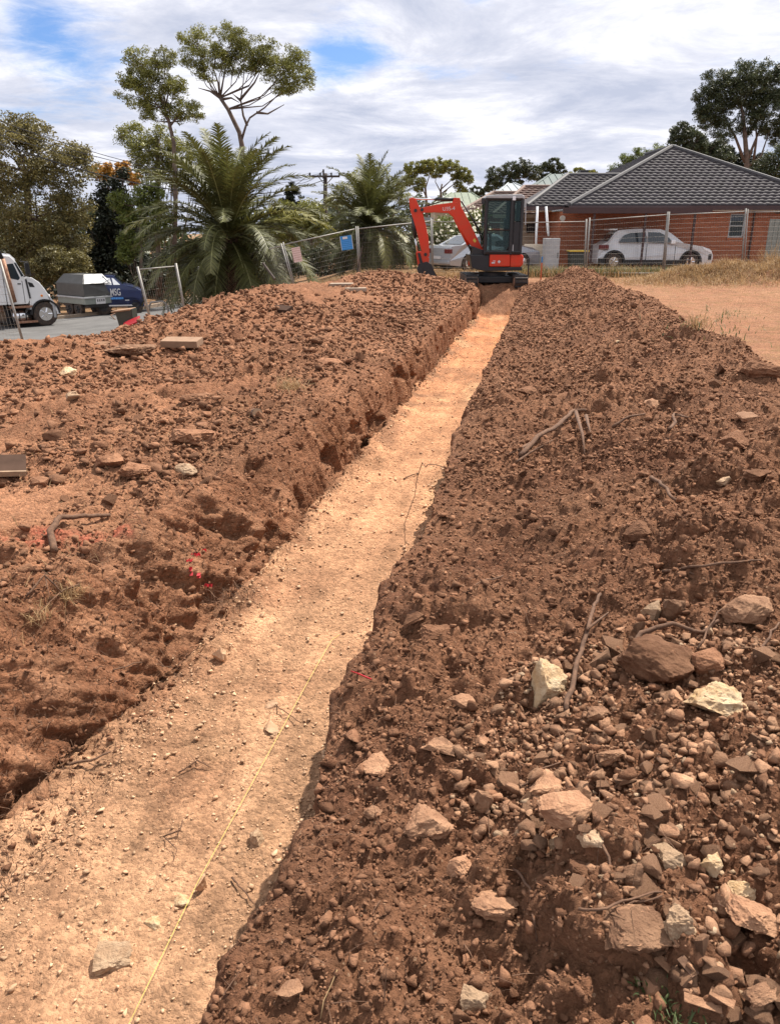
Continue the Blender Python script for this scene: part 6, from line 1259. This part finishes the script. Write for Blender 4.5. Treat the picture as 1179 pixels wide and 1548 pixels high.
# palms
def palm(y, base_px, crown_px, Rpx, n, label, rt, dead=40, seed=1, hang=14):
    R = random.Random(seed); bp = P(base_px[0], base_px[1], y); bz = base_z(bp.x, y); t = empty('date_palm', (bp.x, y, bz), label, 'palm tree'); O_ = Vector(t.location); c = P(crown_px[0], crown_px[1], y) - O_; L0 = Rpx * SC(y)
    V = []; F = []; rb = MB(); rbd = MB(); VD = []; FD = []; VY = []; FY = []
    def frond(az, el, L_, sag, VV, FF, rr, w=1.0, seg=14, per=7, c=c):
        p = c.copy(); ds = L_ / seg; pts = [p.copy()]; e = el; dirs = []
        for i in range(seg):
            f = i / seg; e -= sag * (0.35 + 1.3 * f) / seg; d = Vector((cos(az) * cos(e), sin(az) * cos(e), sin(e))); p = p + d * ds; pts.append(p.copy()); dirs.append(d)
        rr.tube(pts, [.030 * (1 - .85 * i / seg) * (L_ / 3) for i in range(seg + 1)], 4, False)
        side = Vector((-sin(az), cos(az), 0))
        for i in range(seg):
            for q in range(per):
                f = (i + q / per) / seg
                if f < .10: continue
                b = pts[i].lerp(pts[i + 1], q / per); d = dirs[i]; ll = L_ * .17 * (sin(pi * min(1, (f * .93 + .06))) ** .55) * R.uniform(.8, 1.1) * w; up = side.cross(d).normalized(); up = up if up.z > 0 else -up
                for s in (-1, 1):
                    dd = (d * .75 + side * s * R.uniform(.65, .9) + up * R.uniform(-.05, .45)).normalized(); tip = b + dd * ll + Vector((0, 0, -.22 * ll * R.uniform(.5, 1.6))); wd = d * .019 * (L_ / 3)
                    k0 = len(VV); m_ = b.lerp(tip, .5) + Vector((0, 0, .04 * ll)); VV.extend([b - wd, b + wd, m_ + wd * .9, m_ - wd * .9, tip]); FF.append((k0, k0 + 1, k0 + 2, k0 + 3)); FF.append((k0 + 3, k0 + 2, k0 + 4, k0 + 4))
    GA = pi * (3 - 5 ** .5)
    for i in range(n):
        f = i / n; el = radians(90 - 122 * f ** .86 + R.uniform(-7, 7)); az = i * GA + R.uniform(-.25, .25)
        tgt = (VY, FY) if (R.random() < .12 and f > .35) else (V, F)
        frond(az, el, L0 * R.uniform(.92, 1.12), radians(52 + 40 * f) * R.uniform(.65, 1.3), *tgt, rb)
    for i in range(dead): frond(R.uniform(0, 6.28), radians(R.uniform(-75, -25)), L0 * R.uniform(.5, .9), radians(R.uniform(20, 60)), VD, FD, rbd, .8, 10, 3, c - Vector((0, 0, .25)))
    def fix(VV, FF, nm, m):
        if not VV: return
        VV = np.array([tuple(v) for v in VV]); Q = np.array([f for f in FF if f[2] != f[3]]); T = np.array([f[:3] for f in FF if f[2] == f[3]]); T2 = np.concatenate([Q[:, [0, 1, 2]], Q[:, [0, 2, 3]], T]); link(nm, np_mesh(nm, VV, T2), MT[m], t)
    fix(V, F, 'fronds', 'palm'); fix(VY, FY, 'yellowed_fronds', 'palmy'); fix(VD, FD, 'dead_fronds', 'deadpalm'); rb.build('frond_stems', 'rachis', t); rbd.build('dead_stems', 'deadpalm', t)
    b = MB(); H = c.z + .1; b.tube([Vector((0, 0, -.1)) + Vector((0, 0, H * i / 8)) + Vector((c.x * i / 8, c.y * i / 8, 0)) for i in range(9)], [rt * (1.15, 1, .95, .95, 1, 1.08, 1.15, 1.15, .8)[i] for i in range(9)], 16)
    for i in range(150):        # cut leaf bases
        a = i * GA; z = .15 + H * .9 * i / 150; r = rt * 1.0; q = Vector((cos(a) * r, sin(a) * r, z)) + Vector((c.x * z / H, c.y * z / H, 0)); b.tube([q, q + Vector((cos(a) * .13, sin(a) * .13, .16))], [.07, .03], 5)
    b.build('trunk', 'palmtrunk', t)
palm(29.5, (352, 448), (346, 360), 160, 98, 'big date palm with arching fronds behind the fence', .52, 30, 3)
palm(37, (562, 402), (560, 345), 102, 92, 'smaller date palm between the power pole and the excavator', .40, 16, 9)

# distant belt of trees behind everything, nobody could count
def belt(name, n, x0, x1, y, h, label, m, leaf):
    x = rng.uniform(x0, x1, n); yy = y + rng.normal(0, 4, n); top = h * (.72 + .28 * vn(x * .16, x * 0, 501) + .16 * vn(x * .5, x * 0, 502)); z = base_z(x, yy) + rng.random(n) ** .7 * top + .15 * vn(x * 2, yy, 7)
    o = leaf_cards(name, np.stack([x, yy, z], -1), leaf, .5, m, None); tag(o, label, None, None, 'stuff')
belt('distant_trees', 26000, -75, -2, 78, 6.2, 'distant belt of dark trees behind the road', 'l_eucd', .30)
belt('distant_trees', 16000, -5, 75, 125, 6.6, 'distant belt of trees behind the houses', 'l_eucd', .34)
belt('roadside_scrub', 16000, -42, -5, 53, 2.6, 'dark scrub along the far side of the road', 'l_black', .15)

# each counted stone gets its own description from the named rock it lies nearest to
def autolabel(prefix, noun, marks):
    bpy.context.view_layer.update(); M_ = []
    for o in COL.objects:
        if o.parent is None and o.get('label') in marks:
            p = o.location; r = Vector(p) - Vector((0, 0, EYE)); d = r.y * cos(TH) - r.z * sin(TH); M_.append((589.5 + F_PX * r.x / d, 774 - F_PX * (r.y * sin(TH) + r.z * cos(TH)) / d, marks[o['label']]))
    cells = {}
    for o in COL.objects:
        if o.get('group') == prefix:
            r = Vector(o.location) - Vector((0, 0, EYE)); d = r.y * cos(TH) - r.z * sin(TH); x = 589.5 + F_PX * r.x / d; y = 774 - F_PX * (r.y * sin(TH) + r.z * cos(TH)) / d
            mx, my, nm = min(M_, key=lambda m: (m[0] - x) ** 2 + (m[1] - y) ** 2); a = math.degrees(atan2(my - y, x - mx)) % 360
            dr = ('right of', 'above and right of', 'above', 'above and left of', 'left of', 'below and left of', 'below', 'below and right of')[int((a + 22.5) // 45) % 8]
            cells.setdefault((nm, dr), []).append(((x - mx) ** 2 + (y - my) ** 2, o))
    for (nm, dr), L_ in cells.items():
        L_.sort(key=lambda q: q[0]); W_ = ['nearest', 'second nearest', 'third nearest', 'fourth nearest', 'fifth nearest', 'sixth nearest', 'seventh nearest', 'eighth nearest', 'ninth nearest', 'tenth nearest', 'eleventh nearest', 'twelfth nearest', 'thirteenth nearest', 'fourteenth nearest', 'fifteenth nearest', 'sixteenth nearest', 'seventeenth nearest', 'eighteenth nearest', 'nineteenth nearest', 'twentieth nearest', 'twenty first nearest', 'twenty second nearest', 'twenty third nearest', 'farthest']
        for q, (dd, o) in enumerate(L_): o['label'] = f"{noun}, {W_[min(q, 23)]} {dr} {nm}"
RM = {r[6]: r[6].split(' ')[0:0] for r in RK}
def sh(keys): return {r[6]: keys[r[7]] for r in RK if r[7] in keys}
autolabel('stones of the rubble patch in the right foreground', 'tan rubble stone', sh({3: 'the upright ochre rock', 5: 'the broad cream slab', 8: 'the big brown boulder', 10: 'the smooth tan rock', 16: 'the wedge rock', 17: 'the rounded boulder', 18: 'the mottled grey stone', 20: 'the long flat slab', 24: 'the lone sandstone lump', 25: 'the largest tan rock', 26: 'the pale crusted stone', 27: 'the brown sloping slab', 29: 'the round white stone', 30: 'the striped pale stone', 21: 'the triangular tan stone', 23: 'the grey brown block', 31: 'the corner stone', 38: 'the pointed tan rock', 15: 'the rock by the trench lip', 35: 'the upright brown stone', 14: 'the rounded dark clod', 34: 'the dark brown block', 71: 'the long stone across the rubble'}))
autolabel('loose clods on the right spoil bank', 'brown clod', sh({47: 'the dark square block', 59: 'the dark round clod', 61: 'the large dark clod', 62: 'the clod by the far trench', 63: 'the pointed flat stone', 64: 'the tiny white stone', 67: 'the lump at the right edge', 65: 'the flat light stone', 10: 'the smooth tan rock', 3: 'the upright ochre rock'}))
autolabel('loose clods on the left spoil bank', 'brown clod', sh({48: 'the white stone', 50: 'the large flat topped lump', 52: 'the large hollow clod', 53: 'the pale cobble', 56: 'the dark clod on flat earth', 57: 'the long dark clod', 58: 'the small clod by the board', 69: 'the flat clod near the lip', 49: 'the pale stone on the bank', 51: 'the long flat tan stone'}))
